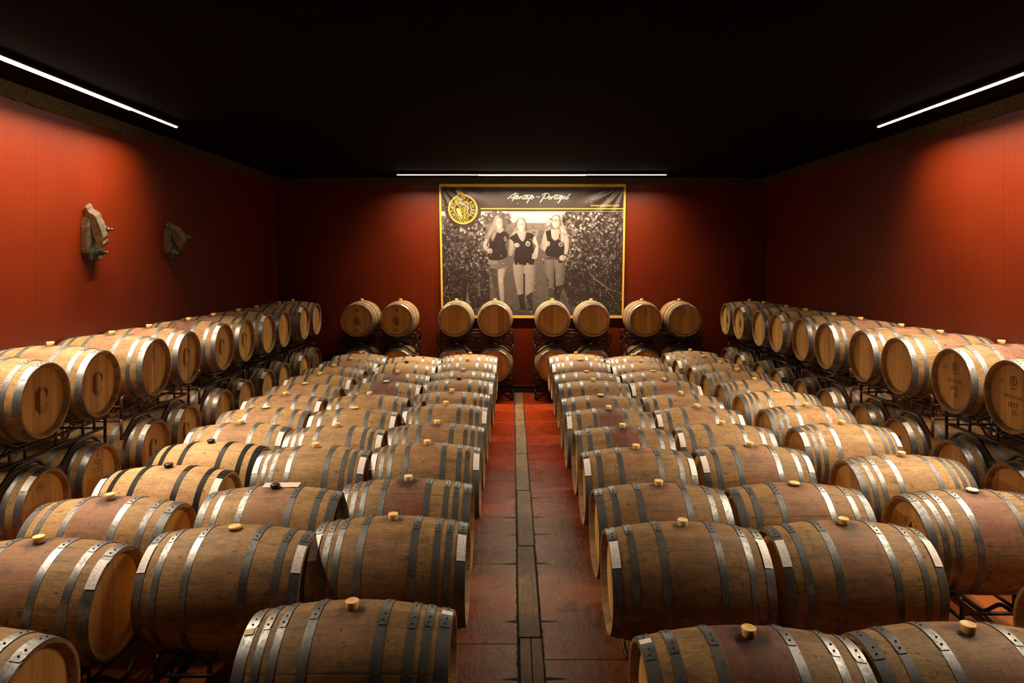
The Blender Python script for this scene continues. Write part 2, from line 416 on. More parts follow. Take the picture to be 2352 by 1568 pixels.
def joints(b):
    rnd = random.Random(5)
    for Y in (12.1, 11.58, 11.0, 10.56, 10.18, 9.75, 9.27, 8.75, 8.37, 7.78, 7.18, 6.73, 6.08, 5.10, 4.40):
        for sx, x0 in ((-1, .035), (1, .215)):
            L = rnd.uniform(.09, .15); h = .008+.004*rnd.random(); y = Y+rnd.uniform(-.01, .01)
            v = [b.verts.new(p) for p in ((x0, y-h*1.6, .0015), (x0+sx*L*.5, y-h, .0015), (x0+sx*L, y, .0015), (x0+sx*L*.5, y+h, .0015), (x0, y+h*1.6, .0015))]
            b.faces.new(v if sx < 0 else v)
    for (Y, x0, x1) in ((7.18, -1.6, .035), (6.08, -1.6, .035), (4.81, -1.6, .035), (8.37, -1.2, .035), (7.78, .215, 1.6), (4.62, .215, 1.6), (9.9, .215, 1.6)):
        v = [b.verts.new(p) for p in ((x0, Y-.004, .0012), (x1, Y-.004, .0012), (x1, Y+.004, .0012), (x0, Y+.004, .0012))]; b.faces.new(v)
    # ragged black mastic along the channel edges
    for xe, sx in ((.035, -1), (.215, 1)):
        y = 3.0
        while y < 13.8:
            d = rnd.uniform(.001, .012)**1.0*(1.0 if y < 8 else .5); l = rnd.uniform(.015, .16)
            v = [b.verts.new(p) for p in ((xe, y, .001), (xe+sx*d, y+l*.3, .001), (xe+sx*d*.6, y+l*.8, .001), (xe, y+l, .001))]
            b.faces.new(v if sx < 0 else v); y += l
struct('trim_5', joints, M_JOINT)
struct('trim_6', lambda b: box(b, .037, .213, YF, YB-.06, -.029, -.020), M_JOINT)
pl_y = [1.75, 3.31, 4.874, 6.44, 7.99, 9.53, 11.09, 12.71, 13.92]
ordn = ['first', 'second', 'third', 'fourth', 'fifth', 'sixth', 'seventh', 'eighth', 'ninth', 'tenth', 'eleventh', 'twelfth']
for i in range(8):
    y0, y1 = pl_y[i]+.008, pl_y[i+1]-.008; L = y1-y0
    bm = bmesh.new(); ns = 1 if i != 1 else 2
    for k in range(ns):
        wd = .158/ns; xa = -.079+k*wd
        box(bm, xa+.002, xa+wd-.002, -L/2, L/2, -.019, .010)
    bmesh.ops.bevel(bm, geom=bm.edges[:], offset=.003, segments=1, affect='EDGES')
    o = part('floor_plank', mesh_of('floor_plank', bm, M_PLANK), None, (.126+(.004 if i % 2 else -.003), (y0+y1)/2, 0))
    o.color = (.5, .5, random.random(), 1)
    fromf = 'nearest' if i == 0 else ordn[i]
    tag(o, f'brown wooden plank covering the aisle floor channel, {fromf} from the camera' if i else 'brown wooden plank covering the aisle floor channel, nearest to the camera', 'plank', 'planks along the aisle')
# wedge leaning by the right rack in the aisle
bm = bmesh.new()
a = [(0, 0, 0), (.13, 0, 0), (.13, 0, .11)]
v0 = [bm.verts.new(p) for p in a]; v1 = [bm.verts.new((p[0], p[1]+.04, p[2])) for p in a]
bm.faces.new(v0); bm.faces.new(v1[::-1])
for k in range(3): bm.faces.new((v0[k], v1[k], v1[(k+1) % 3], v0[(k+1) % 3]))
bmesh.ops.recalc_face_normals(bm, faces=bm.faces[:])
tag(part('wooden_wedge', mesh_of('wooden_wedge', bm, mat_simple('pale_wedge_wood', (.45, .30, .16), .6, var=.3)), None, (.355, 13.40, 0)), 'small pale wooden wedge on the floor beside the back wall rack', 'wedge')

# ---------------------------------------------------------------- barrel meshes (local axis X, bung up +Z)
RB, KB, HL = .3525, .228, .48
def R(x): return RB - KB*x*x
def m_body():
    bm = bmesh.new()
    xs = [-HL+2*HL*i/20 for i in range(21)]
    prof = [(-.432, .262), (-.462, .272), (-HL+.004, R(HL)-.020), (-HL, R(HL)-.014)]
    prof[3] = (-HL, R(HL)-.016)
    prof += [(x, R(x)) for x in xs]
    prof += [(HL, R(HL)-.016), (HL-.004, R(HL)-.020), (.462, .272), (.432, .262)]
    lathe(bm, prof, 72, sharp=(2, 3, 4, 24, 25, 26))
    me = mesh_of('stave_body', bm, M_OAK); return me
def m_head(sx):
    bm = bmesh.new()
    segs = 48
    for (xx, flip) in ((.438, False), (.418, True)):
        c = bm.verts.new((sx*xx, 0, 0)); ring = [bm.verts.new((sx*xx, .269*math.sin(2*PI*k/segs), .269*math.cos(2*PI*k/segs))) for k in range(segs)]
        for k in range(segs):
            f = bm.faces.new((c, ring[k], ring[(k+1) % segs]))
    bmesh.ops.recalc_face_normals(bm, faces=bm.faces[:])
    return mesh_of('barrel_head', bm, M_HEAD)
def m_hoop(x0, wd):
    bm = bmesh.new(); xa, xb = x0-wd/2, x0+wd/2
    e = .0022
    def ro(x): return R(x)+e
    lathe(bm, [(xa, R(xa)-.001), (xa, ro(xa)), (xb, ro(xb)), (xb, R(xb)-.001)], 72, sharp=(0, 1, 2, 3))
    # overlapping end of the strap, its tail rounded, with two rivets each side of the bung line
    def patch(phi0, phi1, e2):
        n = 10; rows = []
        for i in range(n+1):
            ph = phi0+(phi1-phi0)*i/n
            sh = 1.0 if i < n else .82
            r_ = []
            for t in (-1, -.8, .8, 1):
                sc = sh if abs(t) == 1 else 1.0
                x = x0+wd/2*t*(.99 if sc == 1 else .80)
                rr = ro(x)+e2; phx = ph-(.018 if (i == n and abs(t) == 1) else 0)
                r_.append(bm.verts.new((x, -rr*math.sin(phx), rr*math.cos(phx))))
            rows.append(r_)
        for i in range(n):
            for k in range(3):
                f = bm.faces.new((rows[i][k], rows[i][k+1], rows[i+1][k+1], rows[i+1][k])); f.smooth = True
        # skirt
        for i in range(n):
            for k in (0, 3):
                a, b_ = rows[i][k], rows[i+1][k]
                c = bm.verts.new(a.co*1.0); d = bm.verts.new(b_.co*1.0)
                for q in (c, d):
                    s = (math.hypot(q.co.y, q.co.z)-e2)/math.hypot(q.co.y, q.co.z); q.co.y *= s; q.co.z *= s
                bm.faces.new((a, b_, d, c))
        last = rows[-1]; low = []
        for v in last:
            s = (math.hypot(v.co.y, v.co.z)-e2)/math.hypot(v.co.y, v.co.z)
            low.append(bm.verts.new((v.co.x, v.co.y*s, v.co.z*s)))
        for k in range(3):
            f = bm.faces.new((last[k], last[k+1], low[k+1], low[k])); f.material_index = 1
    patch(math.radians(-29), math.radians(15), .0028)
    for ph in (-22, -15, 3, 10):
        p = math.radians(ph); rr = ro(x0)+.0026
        cx = x0+(.0 if ph in (-15, 10) else .004)
        cen = Vector((cx, -rr*math.sin(p), rr*math.cos(p))); nr = Vector((0, -math.sin(p), math.cos(p))); tg = Vector((0, math.cos(p), math.sin(p)))
        r0 = .0062
        base = [bm.verts.new(cen+(Vector((1, 0, 0))*math.cos(2*PI*k/8)+tg*math.sin(2*PI*k/8))*r0) for k in range(8)]
        mid = [bm.verts.new(cen+nr*.004+(Vector((1, 0, 0))*math.cos(2*PI*k/8)+tg*math.sin(2*PI*k/8))*r0*.65) for k in range(8)]
        tip = bm.verts.new(cen+nr*.0062)
        for k in range(8):
            f = bm.faces.new((base[k], base[(k+1) % 8], mid[(k+1) % 8], mid[k])); f.material_index = 1; f.smooth = True
            f = bm.faces.new((mid[k], mid[(k+1) % 8], tip)); f.material_index = 1; f.smooth = True
    return mesh_of('hoop', bm, [M_HOOP, M_RIVET])
def m_bung(kind):
    bm = bmesh.new()
    if kind == 'tall': prof = [(-.02, .0), (-.02, .022), (.004, .0285), (.034, .033), (.036, .031), (.033, .026), (.031, 0.0)]
    elif kind == 'flat': prof = [(-.02, 0), (-.02, .022), (.004, .026), (.006, .038), (.012, .041), (.019, .037), (.021, .025), (.018, 0)]
    else: prof = [(-.02, 0), (-.02, .020), (.008, .024), (.010, .034), (.022, .036), (.030, .030), (.030, .015), (.025, 0)]
    seg = 20; rings = []
    for (h, r) in prof:
        if r == 0: rings.append([bm.verts.new((0, 0, RB+h))])
        else: rings.append([bm.verts.new((r*math.cos(2*PI*k/seg), r*math.sin(2*PI*k/seg), RB+h)) for k in range(seg)])
    for A, B in zip(rings, rings[1:]):
        for k in range(seg):
            k2 = (k+1) % seg
            if len(A) == 1: f = bm.faces.new((A[0], B[k2], B[k]))
            elif len(B) == 1: f = bm.faces.new((A[k], A[k2], B[0]))
            else: f = bm.faces.new((A[k], A[k2], B[k2], B[k]))
            f.smooth = True
    return mesh_of('bung', bm, M_BUNG)
def m_label(x0, wd, phi0, phi1, side):
    """paper on a hoop; phi from the top, side=-1 towards local -Y"""
    bm = bmesh.new(); uvl = bm.loops.layers.uv.new('UVMap'); n = 8; rows = []
    for i in range(n+1):
        ph = math.radians(phi0+(phi1-phi0)*i/n); row = []
        for t in (0, 1):
            x = x0-wd/2+wd*t; rr = R(x)+.0062
            row.append(bm.verts.new((x, side*rr*math.sin(ph), rr*math.cos(ph))))
        rows.append(row)
    for i in range(n):
        f = bm.faces.new((rows[i][0], rows[i][1], rows[i+1][1], rows[i+1][0])); f.smooth = True
        if side > 0: pass
        for lp, uv in zip(f.loops, ((0, i/n), (1, i/n), (1, (i+1)/n), (0, (i+1)/n))): lp[uvl].uv = uv
    bm.normal_update()
    bm.faces.ensure_lookup_table()
    if bm.faces[0].normal.z < 0: bmesh.ops.reverse_faces(bm, faces=bm.faces[:])
    return mesh_of('paper_label', bm, M_PAPER)

# flat marks: polygons / ribbons / text in (s,t) plane
def smooth_poly(p, n=5):
    p = [Vector((a, b)) for a, b in p]
    if len(p) < 3: return p
    out = []
    for i in range(len(p)-1):
        p0, p1, p2, p3 = p[max(i-1, 0)], p[i], p[i+1], p[min(i+2, len(p)-1)]
        for k in range(n):
            t = k/n
            out.append(.5*((2*p1)+(-p0+p2)*t+(2*p0-5*p1+4*p2-p3)*t*t+(-p0+3*p1-3*p2+p3)*t**3))
    out.append(p[-1]); return out
class Flat:
    def __init__(s): s.v = []; s.f = []
    def poly(s, pts):
        b = len(s.v); s.v += [tuple(p) for p in pts]; s.f.append(list(range(b, b+len(pts))))
    def quad(s, cx, cy, a, b): s.poly([(cx-a, cy-b), (cx+a, cy-b), (cx+a, cy+b), (cx-a, cy+b)])
    def disc(s, cx, cy, r, n=10): s.poly([(cx+r*math.cos(2*PI*k/n), cy+r*math.sin(2*PI*k/n)) for k in range(n)])
    def ribbon(s, pts, w, smooth=True):
        if len(pts) == 2:
            a, b = pts; smooth = False; pts = [(a[0]+(b[0]-a[0])*k/8, a[1]+(b[1]-a[1])*k/8) for k in range(9)]
        P = smooth_poly(pts) if smooth else [Vector(q) for q in pts]
        for a, b in zip(P, P[1:]):
            d = b-a
            if d.length < 1e-9: continue
            nn = Vector((-d.y, d.x)).normalized()*w/2
            s.poly([a+nn, a-nn, b-nn, b+nn])
        for a in P: s.disc(a.x, a.y, w/2, 8)
    def ring(s, cx, cy, r0, r1, a0=0, a1=2*PI, n=48):
        for k in range(n):
            t0, t1 = a0+(a1-a0)*k/n, a0+(a1-a0)*(k+1)/n
            s.poly([(cx+r*math.cos(t), cy+r*math.sin(t)) for r, t in ((r0, t0), (r1, t0), (r1, t1), (r0, t1))])
    def text(s, txt, cx, cy, h, width=None, rot=0.0, bold=0.0):
        cu = bpy.data.curves.new('t', 'FONT'); cu.body = txt; cu.size = 1; cu.align_x = 'CENTER'; cu.offset = bold; cu.resolution_u = 2
        ob = bpy.data.objects.new('t', cu); C.objects.link(ob)
        bpy.context.view_layer.update()
        me = bpy.data.meshes.new_from_object(ob.evaluated_get(bpy.context.evaluated_depsgraph_get()))
        bpy.data.objects.remove(ob); bpy.data.curves.remove(cu)
        xs = [v.co.x for v in me.vertices]
        if not xs: return
        cap = .72; sy = h/cap; sx = sy if width is None else width/(max(xs)-min(xs))
        mx = (max(xs)+min(xs))/2
        c, sn = math.cos(rot), math.sin(rot); b = len(s.v)
        for v in me.vertices:
            a, q = (v.co.x-mx)*sx, v.co.y*sy
            s.v.append((cx+a*c-q*sn, cy+a*sn+q*c))
        for p in me.polygons: s.f.append([b+i for i in p.vertices])
        bpy.data.meshes.remove(me)
    def mesh(s, name, mp, m):
        me = bpy.data.meshes.new(name); me.from_pydata([mp(a, b) for a, b in s.v], [], s.f); me.materials.append(m); me.update(); return me

def emblem(F_, cx, cy, r, fine=True):
    c0, c1 = PI/2-.05, PI/2+.42      # the crest breaks the rings here
    F_.ring(cx, cy, r*.93, r, c1, c0+2*PI); F_.ring(cx, cy, r*.88, r*.90, c1, c0+2*PI)
    F_.ring(cx, cy, r*.555, r*.585, c1+.35, -PI*.44+2*PI-.02); F_.ring(cx, cy, r*.555, r*.585, -PI*.24, c0-.1)
    if fine:
        for ch, cl in zip('QUINTADAPLANSEL', (188, 206, 222, 239, 260, 279, 303, 318, 10, 29, 49, 70, 94, 112, 130)):
            t = math.radians(cl); rr = r*.63
            F_.text(ch, cx+math.sin(t)*rr, cy+math.cos(t)*rr, r*.21, rot=-t)
def zpt(pts, ox, oy, sc):       # points read on an enlarged crop -> photo pixels
    return [(ox+a/sc, oy+b/sc) for a, b in pts]
FIG = [ # the crested figure of the emblem, in enlarged-crop units
 ([(470,330),(400,80)],14), ([(480,310),(450,70)],14), ([(500,300),(520,40)],14), ([(530,310),(580,60)],14), ([(560,330),(625,110)],14),
 ([(590,360),(660,180)],14), ([(600,390),(680,250)],14), ([(610,430),(680,330)],14), ([(600,470),(675,400)],14), ([(580,510),(660,480)],12),
 ([(430,300),(440,380),(510,430),(570,500),(600,600),(640,650)],14), ([(470,300),(500,380),(560,420),(590,480)],12), ([(425,440),(440,500),(490,470),(530,520)],14),
 ([(440,540),(390,600),(385,680),(430,730),(500,710),(520,640),(480,570)],16), ([(400,640),(470,650),(500,620)],14), ([(420,600),(450,700)],14),
 ([(530,600),(600,680),(720,690),(770,740),(840,830),(750,930),(730,1000)],14), ([(640,650),(700,640),(750,610),(840,640),(860,760),(880,850),(830,930),(770,1030),(740,1100)],14),
 ([(490,720),(500,800),(530,860),(580,960),(620,1050)],14), ([(520,860),(580,730),(640,700)],18), ([(560,870),(620,840),(660,900),(700,1000),(720,1080),(690,1110)],14),
 ([(590,880),(640,1000),(690,1080)],10), ([(660,760),(700,850),(730,950)],12), ([(740,760),(740,900)],12), ([(700,1130),(715,1230),(700,1320),(720,1370),(780,1370)],14),
 ([(740,1100),(760,1230),(780,1320),(840,1330),(850,1250),(770,1230)],13), ([(840,920),(860,1050),(870,1180),(840,1230)],14), ([(800,1000),(820,1150),(860,1190)],12),
 ([(630,1180),(690,1110),(720,1190)],13)]
FIGP = [[(385,840),(480,840),(520,880),(570,1020),(640,1170),(560,1170),(470,1120),(420,1020),(400,930)]]

def mk_C():
    f = Flat()
    rows = ["..#####...", ".########.", "#####..###", "####....##", "####....##", "####....#.", "####......", "####......", "####......", "####....#.", "#####...##", ".####..##.", "..######..", "...####..."]
    for j, r_ in enumerate(rows):
        for i, ch in enumerate(r_):
            if ch == '#':
                q = .0062 if (i < 4 or (i > 6 and j < 6)) else .0038
                f.quad(-.075+i*.0158, .105-j*.0158, q*1.0, q*1.05)
    return f
def mk_text_lines(lines, y0=.19, light=True):
    f = Flat()
    for (t, y, h, wd) in lines: f.text(t, 0, y, h, wd)
    return f
def mk_cooper(f, cy):      # little hammering cooper logo blob
    f.poly([(-.012, cy-.018), (.016, cy-.018), (.02, cy), (.012, cy+.012), (.016, cy+.032), (.008, cy+.034), (.004, cy+.014), (-.010, cy+.010), (-.018, cy-.004)])
    for k, xx in enumerate((-.036, -.026, -.016, -.006, .004, .014, .024, .034)): f.quad(xx, cy-.034, .0032, .0045)
def mk_seal():
    f = Flat(); mk_cooper(f, .205)
    emblem(f, 0, -.022, .073, False)
    for k in range(22):
        if 13 <= k <= 17 and False: continue
        t = 2*PI*k/22; f.ring(math.cos(t)*.053, -.022+math.sin(t)*.053, .002, .006, n=6)
    for p, w_ in FIG: f.ribbon([((a-650)/587*.073, -.022-(b-885)/587*.073) for a, b in p], w_/587*.073*2.2, False)
    for p in FIGP: f.poly([((a-650)/587*.073, -.022-(b-885)/587*.073) for a, b in p])
    f.quad(0, -.163, .018, .005); f.quad(0, -.185, .040, .0025)
    for k in range(9): f.quad(-.056+k*.014, -.200, .005, .004)
    f.quad(0, -.222, .012, .003)
    return f
def mk_stamp():
    f = Flat(); f.poly([(-.02, .17), (.0, .165), (.02, .178), (.012, .195), (.03, .205), (.0, .20), (-.01, .185)])
    f.quad(0, .205+.018, .03, .002)
    for y, wd, n in ((.148, .034, 6), (.118, .042, 9), (.090, .022, 4), (.064, .020, 4)):
        for k in range(n): f.quad(-wd+2*wd*(k+.5)/n, y, wd/n*.78, .0058)
    return f
def mk_2011(num):
    f = Flat(); f.text('QUINTA DA PLANSEL', 0, -.012, .028, .225); f.text('M', 0, .058, .024)
    f.ring(.0, .135, .034, .042, n=30); f.ring(.0, .135, .026, .028, n=30)
    f.ribbon([(-.004, .118), (.006, .128), (-.006, .138), (.004, .150), (0, .158)], .010); f.ring(0, .112, .044, .049, PI*1.1, PI*1.9, 14)
    f.ring(-.135, .115, .018, .021, n=20); f.ribbon([(-.137, .108), (-.133, .122)], .006)
    return f
def digits(f, txt, cx, cy, h):
    G = {'2': [[(0, .8), (.25, 1), (.5, .8), (.4, .5), (0, 0), (.55, .02)]], '0': [[(.3, 1), (.02, .7), (.02, .3), (.3, 0), (.56, .3), (.56, .7), (.3, 1)]],
         '1': [[(.05, .7), (.35, 1), (.35, 0)], [(.15, 0), (.5, 0)]], '5': [[(.5, 1), (.08, 1), (.05, .55), (.4, .55), (.5, .25), (.3, 0), (0, .1)]]}
    wd = h*.80; x = cx-wd*len(txt)/2
    for ch in txt:
        for st in G[ch]: f.ribbon([(x+a*h*.85, cy+b*h) for a, b in st], h*.13)
        x += wd
def mk_hexbadge():
    f = Flat(); a = [(-.03+.045*math.cos(PI/3*k+.3), .17+.055*math.sin(PI/3*k+.3)) for k in range(7)]
    f.ribbon(a, .003, False); f.ring(-.03, .17, .018, .021, n=20); f.ring(-.03, .17, .028, .030, n=20); f.disc(-.03, .17, .008)
    for k in range(10): f.quad(-.03+.038*math.cos(k*.628), .17+.038*math.sin(k*.628), .004, .003)
    return f
def mk_distinction():
    f = Flat(); f.text('DISTINCTION', .0, .085, .013, .15); f.quad(0, .062, .06, .0016)
    f.ribbon([(-.05, .19), (-.03, .14), (-.01, .19)], .005); f.ribbon([(0, .17), (.02, .15), (.04, .16), (.03, .13), (-.01, .135), (0, .115)], .004)
    for k in range(3): f.quad(-.005, .205+k*.011, .014, .003)
    return f
def mk_boutes():
    f = Flat()
    for ch, cl in zip('BOUTES', (-62, -37, -13, 11, 35, 59)):
        t = math.radians(cl); f.text(ch, math.sin(t)*.062, .09+math.cos(t)*.062, .022, rot=-t)
    for k in range(9):
        t = math.radians(110+k*17.5); f.quad(math.sin(t)*.068, .09+math.cos(t)*.068, .004, .004)
    f.ribbon([(-.012, .05), (.0, .07), (-.008, .09), (.004, .115), (.002, .13)], .014); f.ribbon([(-.02, .10), (.016, .085)], .006)
    return f
def mark_mesh(f, name='head_marking', m=None, sx=1, xx=.4388):
    return f.mesh(name, lambda a, b: (sx*xx, sx*a, b), m or M_INK)
MARKS = {}
def get_marks(kind):
    if kind in MARKS: return MARKS[kind]
    L = []
    if kind == 'C': L = [mark_mesh(mk_C())]
    elif kind == 'seal': L = [mark_mesh(mk_seal())]
    elif kind == 'stamp': L = [mark_mesh(mk_stamp(), m=M_INKL)]
    elif kind in ('25', '10'):
        L = [mark_mesh(mk_2011(kind), m=M_INKL)]
        f = Flat(); digits(f, '2011', .0, -.085, .036); digits(f, kind, .018, -.150, .036); L.append(mark_mesh(f, xx=.4392))
    elif kind == 'streak':
        L = list(get_marks('stamp')); f = Flat()
        f.ribbon([(-.045, .255), (-.050, .10), (-.044, -.05), (-.050, -.255)], .010); L.append(mark_mesh(f, 'wine_streak', M_WINE, xx=.4386))
        f = Flat(); f.ribbon([(.030, .262), (.036, .08), (.030, -.10), (.034, -.258)], .009)
        L.append(mark_mesh(f, 'wine_streak', M_WINE, xx=.4386))
    elif kind == 'onestreak':
        L = list(get_marks('C')); f = Flat(); f.ribbon([(.055, .255), (.052, .05), (.058, -.12), (.05, -.25)], .012)
        L.append(mark_mesh(f, 'wine_streak', M_WINE, xx=.4386))
    elif kind == 'hex': L = [mark_mesh(mk_hexbadge(), m=M_INKL)]
    elif kind == 'dist': L = [mark_mesh(mk_distinction())]
    elif kind == 'boutes': L = [mark_mesh(mk_boutes(), sx=-1)]
    elif kind == 'cooper':
        f = Flat(); mk_cooper(f, .10); L = [mark_mesh(f)]
    elif kind == 'small':
        f = Flat(); f.text('H 2 10', 0, .11, .022, rot=-1.57); f.ribbon([(-.03, .02), (0, .05), (.02, .0), (.03, .04)], .006); f.ribbon([(-.02, -.03), (.02, -.04)], .006); L = [mark_mesh(f)]
    MARKS[kind] = L; return L

HOOPS = {'six': [(.450, .056), (.345, .042), (.168, .044)], 'eight': [(.450, .056), (.372, .038), (.300, .038), (.162, .044)]}
HM = {}
for k, L in HOOPS.items():
    for x0, wd in L:
        for s in (1, -1):
            if (s*x0, wd) not in HM: HM[(s*x0, wd)] = m_hoop(s*x0, wd)
BODY = m_body(); HEADS = {1: m_head(1), -1: m_head(-1)}
BUNGS = {k: m_bung(k) for k in ('tall', 'flat', 'plug')}
LABS = {}
def lab(sx, a, b, side):
    k = (sx, a, b, side)
    if k not in LABS: LABS[k] = m_label(sx*.451, .053, a, b, side)
    return LABS[k]
BCOL = {'amber': (.85, .57, .22, 1), 'pale': (.80, .62, .36, 1), 'white': (.78, .70, .58, 1), 'black': (.012, .012, .012, 1)}
LR = random.Random(77)
ZL = {0: .69, 1: 1.56}
nb = 0
def barrel(X, Y, level, yaw=0.0, hoops='six', stain=.3, tone=.5, bung=('tall', 'amber'), labels=(), mark=None, dark=0.0, label='', group='', headrun=0.0):
    """one barrel = one thing; copies share mesh data"""
    global nb; nb += 1
    root = empty('wine_barrel', (X, Y, ZL[level]), (0, 0, yaw+LR.uniform(-.012, .012)))
    tag(root, label, 'barrel', group)
    seed = LR.random(); roll = LR.uniform(-.05, .05)
    b = part('stave_body', BODY, root, rot=(roll*.5, 0, 0)); b.color = (stain, tone, seed, 1)
    for s in (1, -1):
        h = part('barrel_head', HEADS[s], root, rot=(0, 0, 0)); h.color = (headrun if s == 1 else 0, tone, LR.random(), 1)
    for x0, wd in HOOPS[hoops]:
        for s in (1, -1):
            o = part('hoop', HM[(s*x0, wd)], root, rot=(LR.uniform(-.10, .10), 0, 0)); o.color = (dark, 0, LR.random(), 1)
            if dark: o['label'] = 'black painted hoop'
    k, c = bung
    if k:
        o = part('bung', BUNGS[k], root, rot=(0, 0, LR.uniform(0, 3))); o.color = BCOL[c]
        if c == 'black': o['label'] = 'black bung'
    for L in labels: part('paper_label', lab(*L), root)
    if mark:
        for me in get_marks(mark): part('head_marking', me, root)
    return root

# ---------------------------------------------------------------- racks
RK = {}
def rack_meshes(s, red):
    key = (round(s, 2), red)
    if key in RK: return RK[key]
    s = key[0]; hs = s/2; hw = max(hs+.345, .72); m = M_RACKR if red else M_RACK
    T, B0 = .440, .017
    def frame(x):
        bm = bmesh.new()
        top = [(-hw, .22), (-hw, T), (-hs-.275, T), (-hs-.12, .341), (-hs+.12, .341), (-hs+.262, T-.005), (hs-.262, T-.005), (hs-.12, .341), (hs+.12, .341), (hs+.275, T), (hw, T), (hw, .22)]
        bot = [(hw, .22), (hw, B0), (hs+.335, B0), (hs+.135, .172), (hs-.135, .172), (hs-.315, B0), (-hs+.315, B0), (-hs+.135, .172), (-hs-.135, .172), (-hs-.335, B0), (-hw, B0), (-hw, .22)]
        for pl in (top, bot): pipe(bm, fillet([(x, a, z) for a, z in pl], .055, 4), .0155, 8)
        for z in (.305, .208): pipe(bm, [(x, -hw, z), (x, hw, z)], .013, 6)
        for a in (-hs, 0, hs, -hs-.17, hs+.17): pipe(bm, [(x, a, .208), (x, a, .330 if abs(a) != 0 else .43)], .012, 6)
        return mesh_of('frame', bm, m)
    bars = []
    for (a, z) in ((-hw, .345), (-hw, .20), (hw, .345), (hw, .20), (0, .305)):
        bm = bmesh.new(); pipe(bm, [(-.30, a, z), (.30, a, z)], .0125, 6); bars.append(mesh_of('crossbar', bm, m))
    RK[key] = (frame(.30), frame(-.30), bars); return RK[key]
def rack(X, Y, level, yaw, s, label, group, red=False):
    root = empty('barrel_rack', (X, Y, .87*level), (0, 0, yaw)); tag(root, label, 'barrel rack', group)
    f0, f1, bars = rack_meshes(s, red)
    part('frame', f0, root); part('frame', f1, root)
    for b in bars: part('crossbar', b, root)

